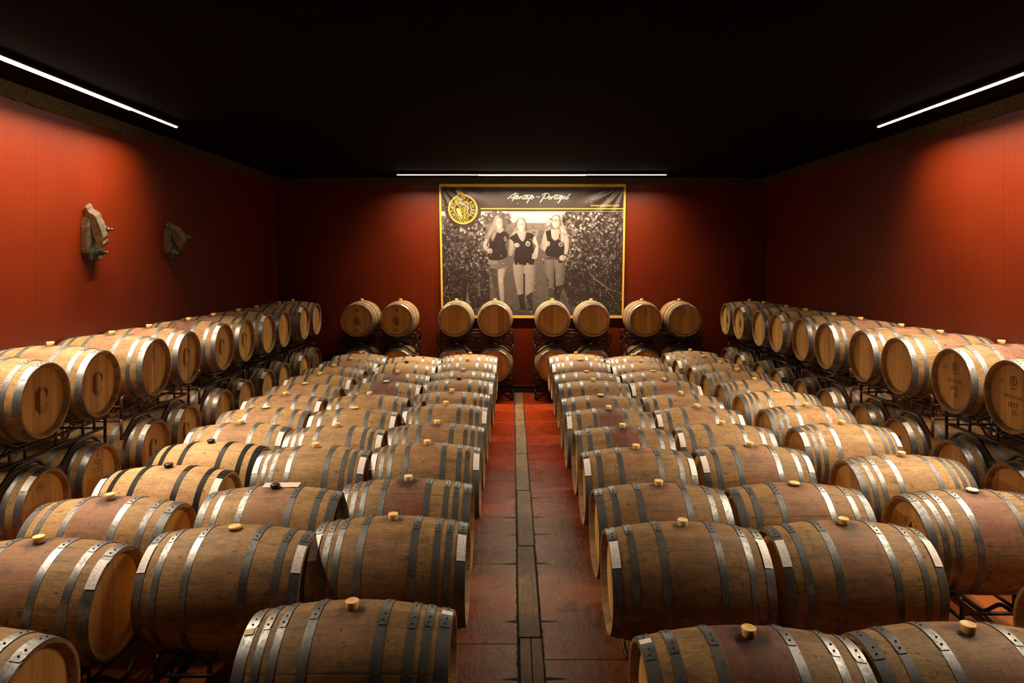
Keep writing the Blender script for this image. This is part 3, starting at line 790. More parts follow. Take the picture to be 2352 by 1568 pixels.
# ---------------------------------------------------------------- the six floor columns
A = ('tall', 'amber'); FA = ('flat', 'amber'); P = ('tall', 'pale'); K = ('plug', 'black'); W = ('flat', 'white')
def LB(*ends):     # paper on the near side of the end hoops
    return [(e, 20, 52, -1) for e in ends]
cols = {
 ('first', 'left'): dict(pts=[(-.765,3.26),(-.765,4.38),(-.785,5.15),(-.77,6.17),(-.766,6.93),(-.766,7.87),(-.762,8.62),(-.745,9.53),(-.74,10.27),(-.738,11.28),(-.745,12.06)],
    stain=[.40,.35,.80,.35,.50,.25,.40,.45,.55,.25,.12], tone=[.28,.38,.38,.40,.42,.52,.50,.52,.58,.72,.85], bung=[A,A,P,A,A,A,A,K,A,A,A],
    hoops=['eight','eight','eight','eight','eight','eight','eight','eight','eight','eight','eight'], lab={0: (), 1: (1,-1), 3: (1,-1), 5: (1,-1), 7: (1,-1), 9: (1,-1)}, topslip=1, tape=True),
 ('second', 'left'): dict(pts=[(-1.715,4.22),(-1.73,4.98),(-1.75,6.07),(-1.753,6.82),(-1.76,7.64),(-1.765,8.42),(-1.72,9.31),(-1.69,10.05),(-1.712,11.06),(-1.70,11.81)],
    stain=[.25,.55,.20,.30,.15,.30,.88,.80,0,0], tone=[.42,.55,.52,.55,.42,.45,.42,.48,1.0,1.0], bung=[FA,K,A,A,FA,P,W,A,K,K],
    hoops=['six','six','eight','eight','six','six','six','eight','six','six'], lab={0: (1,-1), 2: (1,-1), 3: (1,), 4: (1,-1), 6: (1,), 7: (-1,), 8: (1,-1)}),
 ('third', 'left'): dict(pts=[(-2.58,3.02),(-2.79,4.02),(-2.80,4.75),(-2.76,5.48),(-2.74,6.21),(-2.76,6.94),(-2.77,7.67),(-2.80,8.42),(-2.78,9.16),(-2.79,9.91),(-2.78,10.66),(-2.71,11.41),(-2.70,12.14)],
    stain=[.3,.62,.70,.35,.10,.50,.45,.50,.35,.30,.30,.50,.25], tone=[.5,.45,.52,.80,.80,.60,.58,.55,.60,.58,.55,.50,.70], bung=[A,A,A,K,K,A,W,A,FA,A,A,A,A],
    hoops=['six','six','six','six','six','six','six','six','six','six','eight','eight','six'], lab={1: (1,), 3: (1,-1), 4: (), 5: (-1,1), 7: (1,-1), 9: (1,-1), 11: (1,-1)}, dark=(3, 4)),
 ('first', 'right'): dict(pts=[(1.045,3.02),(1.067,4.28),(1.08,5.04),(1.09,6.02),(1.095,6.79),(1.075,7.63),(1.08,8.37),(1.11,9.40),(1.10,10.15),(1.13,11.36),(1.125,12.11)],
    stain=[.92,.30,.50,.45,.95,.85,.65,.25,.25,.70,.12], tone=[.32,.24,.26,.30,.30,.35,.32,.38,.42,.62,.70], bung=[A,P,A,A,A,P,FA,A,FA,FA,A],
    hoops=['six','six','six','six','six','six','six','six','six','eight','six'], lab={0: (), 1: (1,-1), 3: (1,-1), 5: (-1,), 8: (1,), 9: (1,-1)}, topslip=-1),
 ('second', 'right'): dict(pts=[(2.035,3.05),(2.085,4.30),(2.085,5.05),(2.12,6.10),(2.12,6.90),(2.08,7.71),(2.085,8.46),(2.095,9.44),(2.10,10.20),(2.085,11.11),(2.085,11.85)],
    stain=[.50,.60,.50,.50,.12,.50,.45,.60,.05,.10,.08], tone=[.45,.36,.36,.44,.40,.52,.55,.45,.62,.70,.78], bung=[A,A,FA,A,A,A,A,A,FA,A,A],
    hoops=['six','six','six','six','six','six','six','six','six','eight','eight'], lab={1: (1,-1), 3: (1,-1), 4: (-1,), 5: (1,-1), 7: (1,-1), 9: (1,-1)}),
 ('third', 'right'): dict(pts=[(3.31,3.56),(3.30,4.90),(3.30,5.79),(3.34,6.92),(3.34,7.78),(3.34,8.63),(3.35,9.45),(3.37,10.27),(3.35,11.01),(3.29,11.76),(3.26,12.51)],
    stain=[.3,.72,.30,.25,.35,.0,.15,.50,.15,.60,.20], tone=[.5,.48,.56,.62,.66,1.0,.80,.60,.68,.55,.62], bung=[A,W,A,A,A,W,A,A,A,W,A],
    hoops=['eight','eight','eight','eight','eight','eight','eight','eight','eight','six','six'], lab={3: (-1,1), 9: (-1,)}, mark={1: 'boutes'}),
}
for (cn, side), d in cols.items():
    n = len(d['pts'])
    gname = f'barrels in the {cn} floor column {side} of the aisle'
    for i, (X, Y) in enumerate(d['pts']):
        st, tn = d['stain'][i], d['tone'][i]; dk = i in d.get('dark', ())
        look = 'black-hooped' if dk else ('dark wine-stained' if st >= .8 else 'wine-stained' if st >= .45 else 'pale new' if tn >= .95 else 'faintly stained' if st >= .2 else 'plain')
        if d['bung'][i][1] == 'black' and not dk: look = 'black-bunged'
        pos = 'nearest' if i == 0 else ('farthest' if i == n-1 else f'{ordn[i]} from the front')
        lb = f'{look} oak barrel, {pos} in the {cn} column {side} of the aisle'
        lbs = LB(*d['lab'].get(i, ()))
        if i == 0 and d.get('topslip'): lbs.append((d['topslip'], -10, -2, -1))
        rt = barrel(X, Y, 0, 0, d['hoops'][i], st, tn, d['bung'][i], lbs, d.get('mark', {}).get(i), .98 if dk else 0.0, lb, gname)
        if i == 0 and d.get('tape'):
            tm = m_label(-.452, .046, 16, 22, -1); tm.name = 'yellow_tape'; tm.materials.clear(); tm.materials.append(mat_simple('yellow_tape', (.42, .30, .02), .5))
            part('yellow_tape', tm, rt)
    # racks: pairs from the back
    pts = d['pts'][:]
    pair = []
    if n % 2: 
        p0 = pts[0]; pair.append((p0, (p0[0], p0[1]-.76))); rest = pts[1:]
    else: rest = pts
    for k in range(0, len(rest), 2): pair.append((rest[k], rest[k+1]))
    for k, (p, q) in enumerate(pair):
        lb = f'black steel rack, {"nearest" if k == 0 else ordn[k]+" from the front"} under the {cn} column {side} of the aisle'
        rack((p[0]+q[0])/2, (p[1]+q[1])/2, 0, 0, abs(p[1]-q[1]), lb, f'racks under the {cn} floor column {side} of the aisle')

# loose things on the near left barrels
bm = bmesh.new()
seg = 18; rings = []
for (h, r) in ((0, 0), (0, .040), (.008, .040), (.008, .027), (.05, .024), (.05, 0)):
    rings.append([bm.verts.new((0, 0, h))] if r == 0 else [bm.verts.new((r*math.cos(2*PI*k/seg), r*math.sin(2*PI*k/seg), h)) for k in range(seg)])
for Aa, Bb in zip(rings, rings[1:]):
    for k in range(seg):
        k2 = (k+1) % seg
        bm.faces.new((Aa[0], Bb[k], Bb[k2]) if len(Aa) == 1 else ((Aa[k], Bb[0], Aa[k2]) if len(Bb) == 1 else (Aa[k], Bb[k], Bb[k2], Aa[k2])))
bmesh.ops.recalc_face_normals(bm, faces=bm.faces[:])
LX = -1.025
tag(part('rubber_stopper', mesh_of('rubber_stopper', bm, mat_simple('black_rubber', (.012, .012, .012), .35)), None, (LX, 7.885, .69+R(LX+.766)-.003), (-.04, 0, 0)), 'small black top-hat stopper standing loose on a barrel left of the aisle', 'stopper')
bm = bmesh.new(); box(bm, -.13, .13, -.045, .045, 0, .0012)
tag(part('paper_card', mesh_of('paper_card', bm, mat_simple('white_card', (.62, .52, .50), .5)), None, (-1.70, 4.985+.045, .69+RB+.0045), (.06, 0, .05)), 'white paper card tucked under the black bung of a near left barrel', 'card')

# ---------------------------------------------------------------- two-tier racks along the side walls
Lz = [5.56, 6.31, 7.28, 8.02, 9.00, 9.75, 10.64, 11.38, 12.48, 13.26]
Rz = [5.70, 6.45, 7.37, 8.11, 9.06, 9.82, 10.74, 11.50, 12.53, 13.29]
def LS(i, side, lo=False):
    return [(1, 22, 50, side)] if (i % 2 == 0) else []
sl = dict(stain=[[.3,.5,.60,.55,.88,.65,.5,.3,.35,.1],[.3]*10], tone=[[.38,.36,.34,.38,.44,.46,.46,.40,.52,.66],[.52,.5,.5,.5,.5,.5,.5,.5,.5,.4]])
for i, Y in enumerate(Lz):
    for lev in (1, 0):
        tier = 'upper' if lev else 'lower'
        mk = ({0:'C',1:'C',3:'onestreak',4:'C',5:'C',2:'streak',6:'small',7:'small'} if lev else {0:'hex',1:'dist',2:'C',3:'C',6:'small'}).get(i)
        posn = 'nearest' if i == 0 else ('farthest' if i == 9 else f'{ordn[i]} from the front')
        extra = {('upper', 4): 'red-stained ', ('upper', 2): 'streaked '}.get((tier, i), '')
        barrel(-4.27, Y, lev, 0, 'eight' if (lev and i == 8) else 'six', sl['stain'][1-lev][i], sl['tone'][1-lev][i], A if lev else (('tall', 'amber')),
               [(1, 22, 48, -1)] if i in ((0, 2, 4, 6, 8) if lev else (0, 2, 3, 5, 6, 8)) else [], mk, 0.0,
               f'{extra}oak barrel on the {tier} tier along the left wall, {posn}', f'barrels on the {tier} tier along the left wall', headrun=.85 if (lev and i in (2, 3)) else 0)
for i, Y in enumerate(Rz):
    for lev in (1, 0):
        tier = 'upper' if lev else 'lower'
        mk = ({0:'25',1:'10',8:'seal',9:'seal'} if lev else {2:'cooper', 4:'small'}).get(i)
        posn = 'nearest' if i == 0 else ('farthest' if i == 9 else f'{ordn[i]} from the front')
        barrel(4.62, Y, lev, PI, 'six', ([.55,.75,.70,.65,.5,.45,.2,.2,.6,.35] if lev else [.3]*10)[i], ([.30,.34,.34,.36,.42,.42,.50,.52,.44,.54] if lev else [.42]*10)[i],
               A, [(1, 22, 48, 1)] if i in ((1, 2, 4, 6, 8) if lev else (0, 2, 4, 6, 8)) else [], mk, 0.0,
               f'oak barrel on the {tier} tier along the right wall, {posn}', f'barrels on the {tier} tier along the right wall')
for side, X, ys in (('left', -4.27, Lz), ('right', 4.62, Rz)):
    for k in range(5):
        ym = (ys[2*k]+ys[2*k+1])/2; s = ys[2*k+1]-ys[2*k]
        for lev in (1, 0):
            nm = 'nearest' if k == 0 else ordn[k]+' from the front'
            red = lev == 1 and ((side == 'left' and k in (1, 4)) or (side == 'right' and k in (1, 2)))
            rack(X, ym, lev, 0, s, f'{"maroon" if red else "black"} steel rack under the {"upper" if lev else "lower"} barrels along the {side} wall, {nm}',
                 f'racks under the {"upper" if lev else "lower"} tier along the {side} wall', red)

# ---------------------------------------------------------------- back wall: four stacks of two tiers, heads to the room
YBK = 13.43
bx = [-2.96, -2.20, -1.10, -.342, .785, 1.545, 2.54, 3.28]
for i, X in enumerate(bx):
    for lev in (1, 0):
        tier = 'upper' if lev else 'lower'
        mk = {0: 'seal', 1: 'seal', 6: 'stamp', 7: 'stamp'}.get(i) if lev else ('cooper' if i in (1, 6) else None)
        sd = 1 if i in (1, 3, 7) or (not lev and i in (0, 3, 5)) else -1
        lbs = [(1, 18, 44, sd)] if not (lev and i in (0, 4, 5)) else []
        posn = 'leftmost' if i == 0 else ('rightmost' if i == 7 else f'{ordn[i]} from the left')
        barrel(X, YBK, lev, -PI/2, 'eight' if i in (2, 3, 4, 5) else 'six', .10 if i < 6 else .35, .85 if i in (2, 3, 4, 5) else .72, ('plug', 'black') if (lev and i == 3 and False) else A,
               lbs, mk, 0.0, f'oak barrel on the {tier} tier against the back wall, {posn}', f'barrels on the {tier} tier against the back wall')
for k in range(4):
    xm = (bx[2*k]+bx[2*k+1])/2; s = bx[2*k+1]-bx[2*k]
    for lev in (1, 0):
        nm = ('leftmost', 'second from the left', 'third from the left', 'rightmost')[k]
        rack(xm, YBK, lev, -PI/2, s, f'black steel rack under the {"upper" if lev else "lower"} back wall barrels, {nm}', f'racks under the {"upper" if lev else "lower"} tier against the back wall')

# ---------------------------------------------------------------- banner
DB = 13.94
BX0, BX1, BY0, BY1 = 1008.0, 1438.0, 422.0, 730.5
def taper(x, y):
    t = (y-BY0)/(BY1-BY0); c = 1222.0
    return c+(x-c)*(1-.026*t)
def fold(x, y):
    """cloth relief in metres towards the room; radiating folds from the top corners"""
    out = 0.0
    for (cx, cy, sg) in ((1008, 422, 1), (1438, 422, -1)):
        dx, dy = (x-cx)*sg, y-cy; r = math.hypot(dx, dy)+1e-3; th = math.atan2(dy, dx)
        out += .010*math.sin(th*17+.8*sg)*math.exp(-((r-55)/48)**2)*(1 if dx > 0 else .5)
    out += .006*math.sin(x*.11+math.sin(y*.02)*2)*math.exp(-((y-424)/16)**2)
    out += .0035*math.sin((x+y*.8)*.05)
    return out
def bw(x, y, off=0.0):
    p = PX(taper(x, y), y, DB); return (p[0], DB-fold(x, y)-off, p[2])
def paint():
    SS = 3; Wd, Hd = 430*SS, 309*SS
    img = np.zeros((Hd, Wd), dtype=np.float32)
    rng = np.random.default_rng(4)
    def S_(pts): return [((x-1008)*SS, (y-422)*SS) for x, y in pts]
    def fill(pts, val, noise=0.0, shade=None, raw=False, rnd=0.0):
        P = pts if raw else S_(pts)
        xs = [p[0] for p in P]; ys = [p[1] for p in P]
        x0, x1 = int(max(0, min(xs))), int(min(Wd, max(xs)+2)); y0, y1 = int(max(0, min(ys))), int(min(Hd, max(ys)+2))
        if x1 <= x0 or y1 <= y0: return
        gx, gy = np.meshgrid(np.arange(x0, x1)+.5, np.arange(y0, y1)+.5)
        ins = np.zeros(gx.shape, bool); n = len(P); j = n-1
        for i in range(n):
            xi, yi = P[i]; xj, yj = P[j]
            if yi != yj:
                c = ((yi > gy) != (yj > gy)) & (gx < (xj-xi)*(gy-yi)/(yj-yi)+xi)
                ins ^= c
            j = i
        v = np.full(gx.shape, val, np.float32)
        if shade is not None: v = v+shade*((gx-x0)/(x1-x0)-.5)
        if rnd: v = v-rnd*val*(2*(gx-x0)/(x1-x0)-1)**2*1.6+.05*val*np.sin(gy*.9+gx*.35)*np.sin(gx*.21+gy*.13)
        if noise: v = v+rng.normal(0, noise, gx.shape)
        sub = img[y0:y1, x0:x1]; sub[ins] = v[ins]
    def ell(cx, cy, rx, ry, val, **k): fill([(cx+rx*math.cos(2*PI*q/20), cy+ry*math.sin(2*PI*q/20)) for q in range(20)], val, **k)
    def leaf(cx, cy, r, v):
        n = 7; a0 = rng.uniform(0, 6); 
        fill([(cx+r*(1 if q % 2 else .62)*math.cos(a0+2*PI*q/n)*rng.uniform(.7, 1.2), cy+r*(1 if q % 2 else .62)*math.sin(a0+2*PI*q/n)*rng.uniform(.7, 1.2)) for q in range(n)], v, shade=rng.uniform(-.12, .12))
    # sky, far hills, ground
    fill([(1008, 484), (1438, 484), (1438, 512), (1008, 512)], .86, noise=.01)
    for y in range(486, 512, 3): fill([(1160+rng.uniform(-20, 30), y), (1300, y+rng.uniform(-2, 2)), (1290, y+1.5)], .82)
    fill([(1008, 511), (1100, 508), (1180, 511), (1240, 512), (1310, 513), (1438, 515), (1438, 560), (1008, 560)], .42, noise=.05)
    fill([(1008, 529), (1438, 529), (1438, 731), (1008, 731)], .34, noise=.05)
    for k in range(1500):       # grass
        x = rng.uniform(1008, 1438); y = rng.uniform(530, 728); t = (y-530)/200
        l = 1.5+3*t; a = rng.uniform(-.6, .6)
        fill([(x, y), (x+l*2.4, y+a*l), (x+l*1.2, y+.7+a)], max(.05, rng.uniform(.12, .55)-.16*t))
    fill([(1200, 528), (1238, 528), (1228, 560), (1206, 560)], .5, noise=.05)
    for k in range(130): leaf(rng.uniform(1160, 1230), rng.uniform(516, 560), 3, rng.uniform(.25, .5))
    # trees top left
    for k in range(420):
        x = rng.normal(1140, 22); y = 512-abs(rng.normal(0, 12))
        if x < 1172 and y > 486: leaf(x, y, rng.uniform(2, 5), rng.uniform(.18, .42))
    # vine walls
    def leftb(y): return 1104+(y-486)*.28 if y < 560 else 1125-(y-560)*.02
    def rightb(y): return (1262-(y-486)*.30 if y < 560 else 1240+(y-560)*.20)
    fill([(1008, 498), (1100, 492), (1118, 530), (1124, 700), (1008, 728)], .10, noise=.03)
    fill([(1300, 486), (1438, 486), (1438, 728), (1310, 700), (1290, 640), (1282, 560), (1282, 520)], .10, noise=.03)
    for k in range(3600):
        y = rng.uniform(488, 728)
        if rng.random() < .42:
            x = rng.uniform(1008, leftb(y)); y = max(y, 498-(x-1008)*.05)
            dep = (x-1008)/110
        else:
            x = rng.uniform(rightb(y), 1438); dep = 1-(x-1240)/200*.5
            if y < 500 and x < 1290: continue
        if y > 670 and rng.random() < .65: continue
        v = (.12+rng.beta(1.5, 3.6)*.72)*(.65+.5*dep)*(1.0 if y < 620 else .6)
        if y < 540: v *= 1.35
        leaf(x, y, rng.uniform(1.6, 4.6), min(.86, v))
    for x, y0, y1, wv in ((1065, 640, 728, 4), (1097, 650, 690, 3), (1318, 620, 680, 3), (1332, 630, 672, 3), (1350, 620, 690, 3.5), (1376, 640, 700, 4), (1400, 640, 724, 5), (1430, 600, 724, 5), (1418, 560, 640, 4)):
        fill([(x-wv/2, y0), (x+wv/2, y0), (x+wv*.7, y1), (x-wv*.3, y1)], .08, noise=.02)
    fill([(1066, 700), (1070, 665), (1077, 700), (1078, 728), (1066, 728)], .42); fill([(1094, 650), (1100, 650), (1101, 680), (1095, 680)], .33)
    fill([(1352, 622), (1372, 640), (1400, 660), (1420, 672), (1400, 664), (1368, 642)], .4)
    Q = lambda pts: [(1100+a/6.27, 480+b/6.27) for a, b in pts]
    def q(pts, v, **k):
        if len(pts) >= 6:
            P = [Vector(p) for p in pts]; out = []; n = len(P)
            for i in range(n):
                p0, p1, p2, p3 = P[i-1], P[i], P[(i+1) % n], P[(i+2) % n]
                for m in range(4):
                    t = m/4
                    c_ = .5*((2*p1)+(-p0+p2)*t+(2*p0-5*p1+4*p2-p3)*t*t+(-p0+3*p1-3*p2+p3)*t**3)
                    l_ = p1.lerp(p2, t); c_ = l_.lerp(c_, .75); out.append((c_.x, c_.y))
            pts = out; k.setdefault('rnd', .16)
        fill(Q(pts), v, **k)
    def qe(cx, cy, rx, ry, v, **k): ell(1100+cx/6.27, 480+cy/6.27, rx/6.27, ry/6.27, v, **k)
    def strands(pts0, pts1, n, lo, hi):
        for k in range(n):
            t = rng.random(); i = rng.uniform(0, 1)
            a = [(p[0]*(1-t)+r_[0]*t+rng.normal(0, 5), p[1]*(1-t)+r_[1]*t+rng.normal(0, 4)) for p, r_ in zip(pts0, pts1)]
            b = [(x+6, y+3) for x, y in a[::-1]]
            q(a+b, rng.uniform(lo, hi))
    # woman on the left
    q([(150,840),(265,860),(272,1000),(255,1110),(295,1330),(250,1320),(200,1090),(170,950)], .26, shade=.1)
    q([(268,865),(388,830),(345,1000),(352,1150),(350,1340),(305,1330),(280,1150),(265,1000)], .66, shade=-.22); qe(305, 1030, 32, 34, .74)
    q([(120,720),(402,700),(396,830),(272,872),(155,845)], .40, shade=-.12); q([(120,718),(262,738),(256,790),(130,790)], .50)
    strands([(240,100),(190,230),(120,340),(70,420)], [(260,120),(235,270),(190,400),(180,460)], 110, .35, .72)
    strands([(340,110),(370,230),(410,330),(440,400)], [(360,150),(390,260),(400,360),(420,430)], 60, .2, .5)
    q([(300,88),(345,110),(372,190),(380,300),(345,300),(240,300),(225,200),(240,110)], .34); strands([(250,100),(225,170),(235,300)], [(300,88),(240,160),(240,290)], 40, .5, .72)
    q([(250,270),(345,270),(352,335),(300,345),(242,330)], .62); qe(292, 205, 47, 78, .72, shade=-.22)
    q([(240,330),(300,345),(352,315),(415,350),(432,440),(398,560),(402,690),(262,740),(125,715),(140,560),(150,430),(195,350)], .09, shade=-.03)
    for k in range(7): q([(180+k*12, 680-k*20), (300+k*8, 560-k*18), (190+k*12, 690-k*20)], .13)
    q([(95,430),(60,480),(45,525),(70,575),(125,618),(135,590),(100,535),(115,480),(130,440)], .70, shade=-.15); qe(153, 603, 38, 36, .68, shade=-.1)
    for k in range(4): q([(130, 585+k*13), (188, 590+k*13), (188, 592+k*13), (130, 588+k*13)], .45)
    q([(372,520),(392,430),(428,440),(425,600),(395,590)], .3)
    strands([(235,300),(200,350),(170,400)], [(250,320),(225,380),(190,460)], 40, .35, .7)
    qe(373, 428, 18, 32, .62); qe(373, 428, 12, 22, .25)
    # woman in the middle
    q([(490,780),(655,830),(655,1000),(642,1200),(672,1450),(592,1462),(560,1240),(510,1020)], .58, shade=-.25)
    q([(640,830),(818,785),(818,950),(792,1100),(775,1250),(782,1460),(712,1472),(668,1240),(652,1050)], .58, shade=-.2)
    q([(560,1240),(645,1220),(672,1450),(592,1462)], .13, noise=.04); q([(672,1250),(775,1190),(782,1460),(712,1472)], .17, noise=.05)
    q([(640,930),(660,930),(664,1240),(640,1230)], .10)
    for k in range(16):
        y = 840+rng.uniform(0, 380); x = rng.choice([520, 690])+rng.uniform(0, 20); q([(x, y), (x+70, y+rng.uniform(-25, 25)), (x+75, y+4)], rng.uniform(.48, .66))
    q([(515,762),(792,762),(796,800),(512,800)], .08); q([(555,765),(570,765),(570,800),(555,800)], .6); q([(680,770),(715,770),(715,805),(690,800)], .6)
    strands([(545,170),(520,270),(480,350),(440,400)], [(560,200),(550,300),(540,350),(500,390)], 80, .4, .72)
    strands([(670,200),(690,300),(770,340),(830,380)], [(665,240),(680,320),(740,360),(800,390)], 70, .35, .68)
    q([(600,120),(660,148),(688,240),(690,320),(540,320),(520,250),(540,160)], .36); strands([(600,125),(550,170),(540,300)], [(620,130),(560,190),(550,300)], 40, .5, .75)
    q([(560,300),(690,320),(660,420),(628,466),(575,420),(545,340)], .66, shade=-.1); qe(612, 232, 53, 92, .74, shade=-.2)
    q([(535,350),(545,345),(585,425),(630,468),(665,420),(690,335),(800,372),(770,450),(785,560),(790,760),(515,760),(520,560),(500,480),(442,430),(455,395)], .08, noise=.01)
    q([(442,430),(500,480),(500,545),(505,600),(460,672),(415,650),(428,520)], .60, shade=.1); qe(546, 518, 38, 32, .70, shade=-.1); q([(495,540),(530,560),(480,640),(450,660)], .5)
    q([(802,385),(840,470),(860,560),(835,700),(800,720),(762,705),(790,620),(822,530),(770,460)], .74, shade=.15)
    for k in range(4): q([(770+k*14, 640), (778+k*14, 640), (770+k*16, 718), (762+k*16, 715)], .45 if k % 2 else .85)
    qe(705, 500, 35, 35, .72); qe(705, 500, 24, 24, .35); qe(700, 478, 8, 22, .7); q([(590,375),(622,412),(655,375),(622,404)], .5)
    # woman on the right
    q([(958,680),(1100,700),(1098,900),(1090,1100),(1078,1270),(1016,1262),(1012,1050),(960,880)], .42, shade=-.14)
    q([(1095,700),(1250,710),(1244,1000),(1222,1090),(1172,1310),(1108,1290),(1115,1100),(1098,900)], .42, shade=-.16)
    q([(1110,1110),(1222,1090),(1172,1320),(1104,1300)], .13, noise=.03); q([(1092,860),(1106,860),(1112,1280),(1084,1270)], .08); q([(1012,1140),(1088,1140),(1078,1272),(1016,1264)], .22)
    q([(960,690),(1160,700),(1160,735),(962,722)], .2); q([(1060,695),(1095,695),(1095,735),(1060,735)], .5); q([(1062,700),(1090,700),(1090,730),(1062,730)], .15)
    strands([(1060,130),(1040,220),(1000,280),(950,320)], [(1070,150),(1055,250),(1030,300),(1000,320)], 60, .4, .7)
    strands([(1165,110),(1210,230),(1260,330),(1300,440)], [(1175,150),(1170,300),(1180,400),(1200,490)], 190, .45, .85)
    q([(1110,76),(1165,98),(1190,180),(1190,300),(1040,290),(1045,170),(1060,105)], .48)
    q([(1035,290),(1165,290),(1152,430),(1095,456),(1050,410)], .68, shade=-.1); qe(1108, 182, 55, 88, .76, shade=-.16)
    q([(1000,310),(1035,290),(1052,410),(1098,455),(1150,430),(1160,470),(1232,480),(1226,690),(975,668),(985,450),(962,330)], .08, noise=.01)
    strands([(1170,250),(1200,340),(1190,440)], [(1200,260),(1270,360),(1240,480)], 90, .5, .85)
    q([(960,325),(985,450),(1000,505),(960,590),(888,570),(902,480),(930,370)], .66, shade=.1); qe(997, 498, 32, 36, .70, shade=-.1)
    q([(1240,380),(1300,450),(1302,560),(1268,660),(1232,655),(1238,560),(1228,480)], .68, shade=-.1); qe(1212, 700, 46, 38, .70, shade=-.15); q([(1150,735),(1225,760),(1215,785),(1150,770)], .06); q([(1228,645),(1268,655),(1262,675),(1226,662)], .1)
    qe(1183, 508, 30, 32, .66); qe(1183, 508, 20, 22, .3)
    for (cx, cy, n_, dx_, dy_, ln) in ((158, 592, 4, 0, 13, 30), (552, 500, 4, 4, 11, 30), (1000, 482, 4, 3, 12, 26), (1205, 690, 4, 14, 8, 30)):
        for k in range(n_):
            x = cx+dx_*k; y = cy+dy_*k
            q([(x-ln*.6, y), (x+ln, y+4), (x+ln, y+7), (x-ln*.6, y+3)], .38)
    # faces
    for cx, cy, sc in ((292, 205, .95), (612, 232, 1.0), (1108, 182, 1.0)):
        for sx in (-1, 1): qe(cx+sx*22*sc, cy-12, 10, 5.5, .12); qe(cx+sx*22*sc, cy-24, 13, 2.5, .45)
        q([(cx-3, cy-8), (cx+5, cy+20), (cx-8, cy+20)], .62); q([(cx-20, cy+38), (cx, cy+46), (cx+20, cy+38), (cx, cy+56)], .93); q([(cx-22, cy+36), (cx, cy+42), (cx+22, cy+36), (cx, cy+45)], .22)
        q([(cx+30, cy-40), (cx+46, cy), (cx+30, cy+60), (cx+26, cy)], .6)
    q([(1045,150),(1170,155),(1170,163),(1045,158)], .12)
    for cx in (1078, 1138): 
        q([(cx-26, 152), (cx+26, 154), (cx+24, 180), (cx-24, 178)], .25); q([(cx-21, 160), (cx+21, 161), (cx+19, 175), (cx-19, 174)], .8)
    # vignette of the print itself at its lower rim
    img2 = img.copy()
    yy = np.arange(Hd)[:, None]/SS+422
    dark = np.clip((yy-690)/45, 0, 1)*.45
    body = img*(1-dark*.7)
    tone = body
    # gamma to linear, sepia
    tone = np.clip(tone, 0, 1)
    lin = tone**2.1
    lin = lin*.54; rgb = np.stack([lin*.98+.016, lin*.83+.009, lin*.72+.009], -1)
    xx = (np.arange(Wd)/SS+1008)[None, :]
    hdr = np.broadcast_to(yy < 485.3, img.shape).copy()
    d = np.sqrt((xx-1062.5)**2+(yy-480.5)**2); hdr |= d < 42.5
    dr = np.where(d < 42.5, 0, 0)
    base = np.array([.030, .016, .011])
    rgb[hdr] = base
    gold = np.array([.62, .36, .045])
    ln = (yy > 478.0) & (yy < 479.9) & (xx > 1103) & (xx < 1434); rgb[np.broadcast_to(ln, img.shape)] = gold*1.25
    brd = (xx < 1012.6) | (xx > 1433.2) | (yy < 429) | (yy > 723.8)
    g = gold[None, None, :]*(1+.0*rgb[..., :1]); rgb = np.where(brd[..., None], g, rgb)
    # white dust specks
    for k in range(900):
        y = 422+309*(rng.random()**.9 if rng.random() < .6 else .75+.25*rng.random()); x = rng.uniform(1010, 1436); 
        if rng.random() < .35: x = rng.choice([rng.uniform(1010, 1030), rng.uniform(1395, 1436)])
        i, j = int((y-422)*SS), int((x-1008)*SS); s_ = rng.integers(1, 4)
        if 0 <= i < Hd-4 and 0 <= j < Wd-4: rgb[i:i+s_, j:j+s_] = .35+.5*rng.random()
    # average down by two
    H2, W2 = Hd//2, Wd//2
    rgb = rgb[:H2*2, :W2*2].reshape(H2, 2, W2, 2, 3).mean((1, 3))
    return rgb, 1008, 422, 2.0/SS
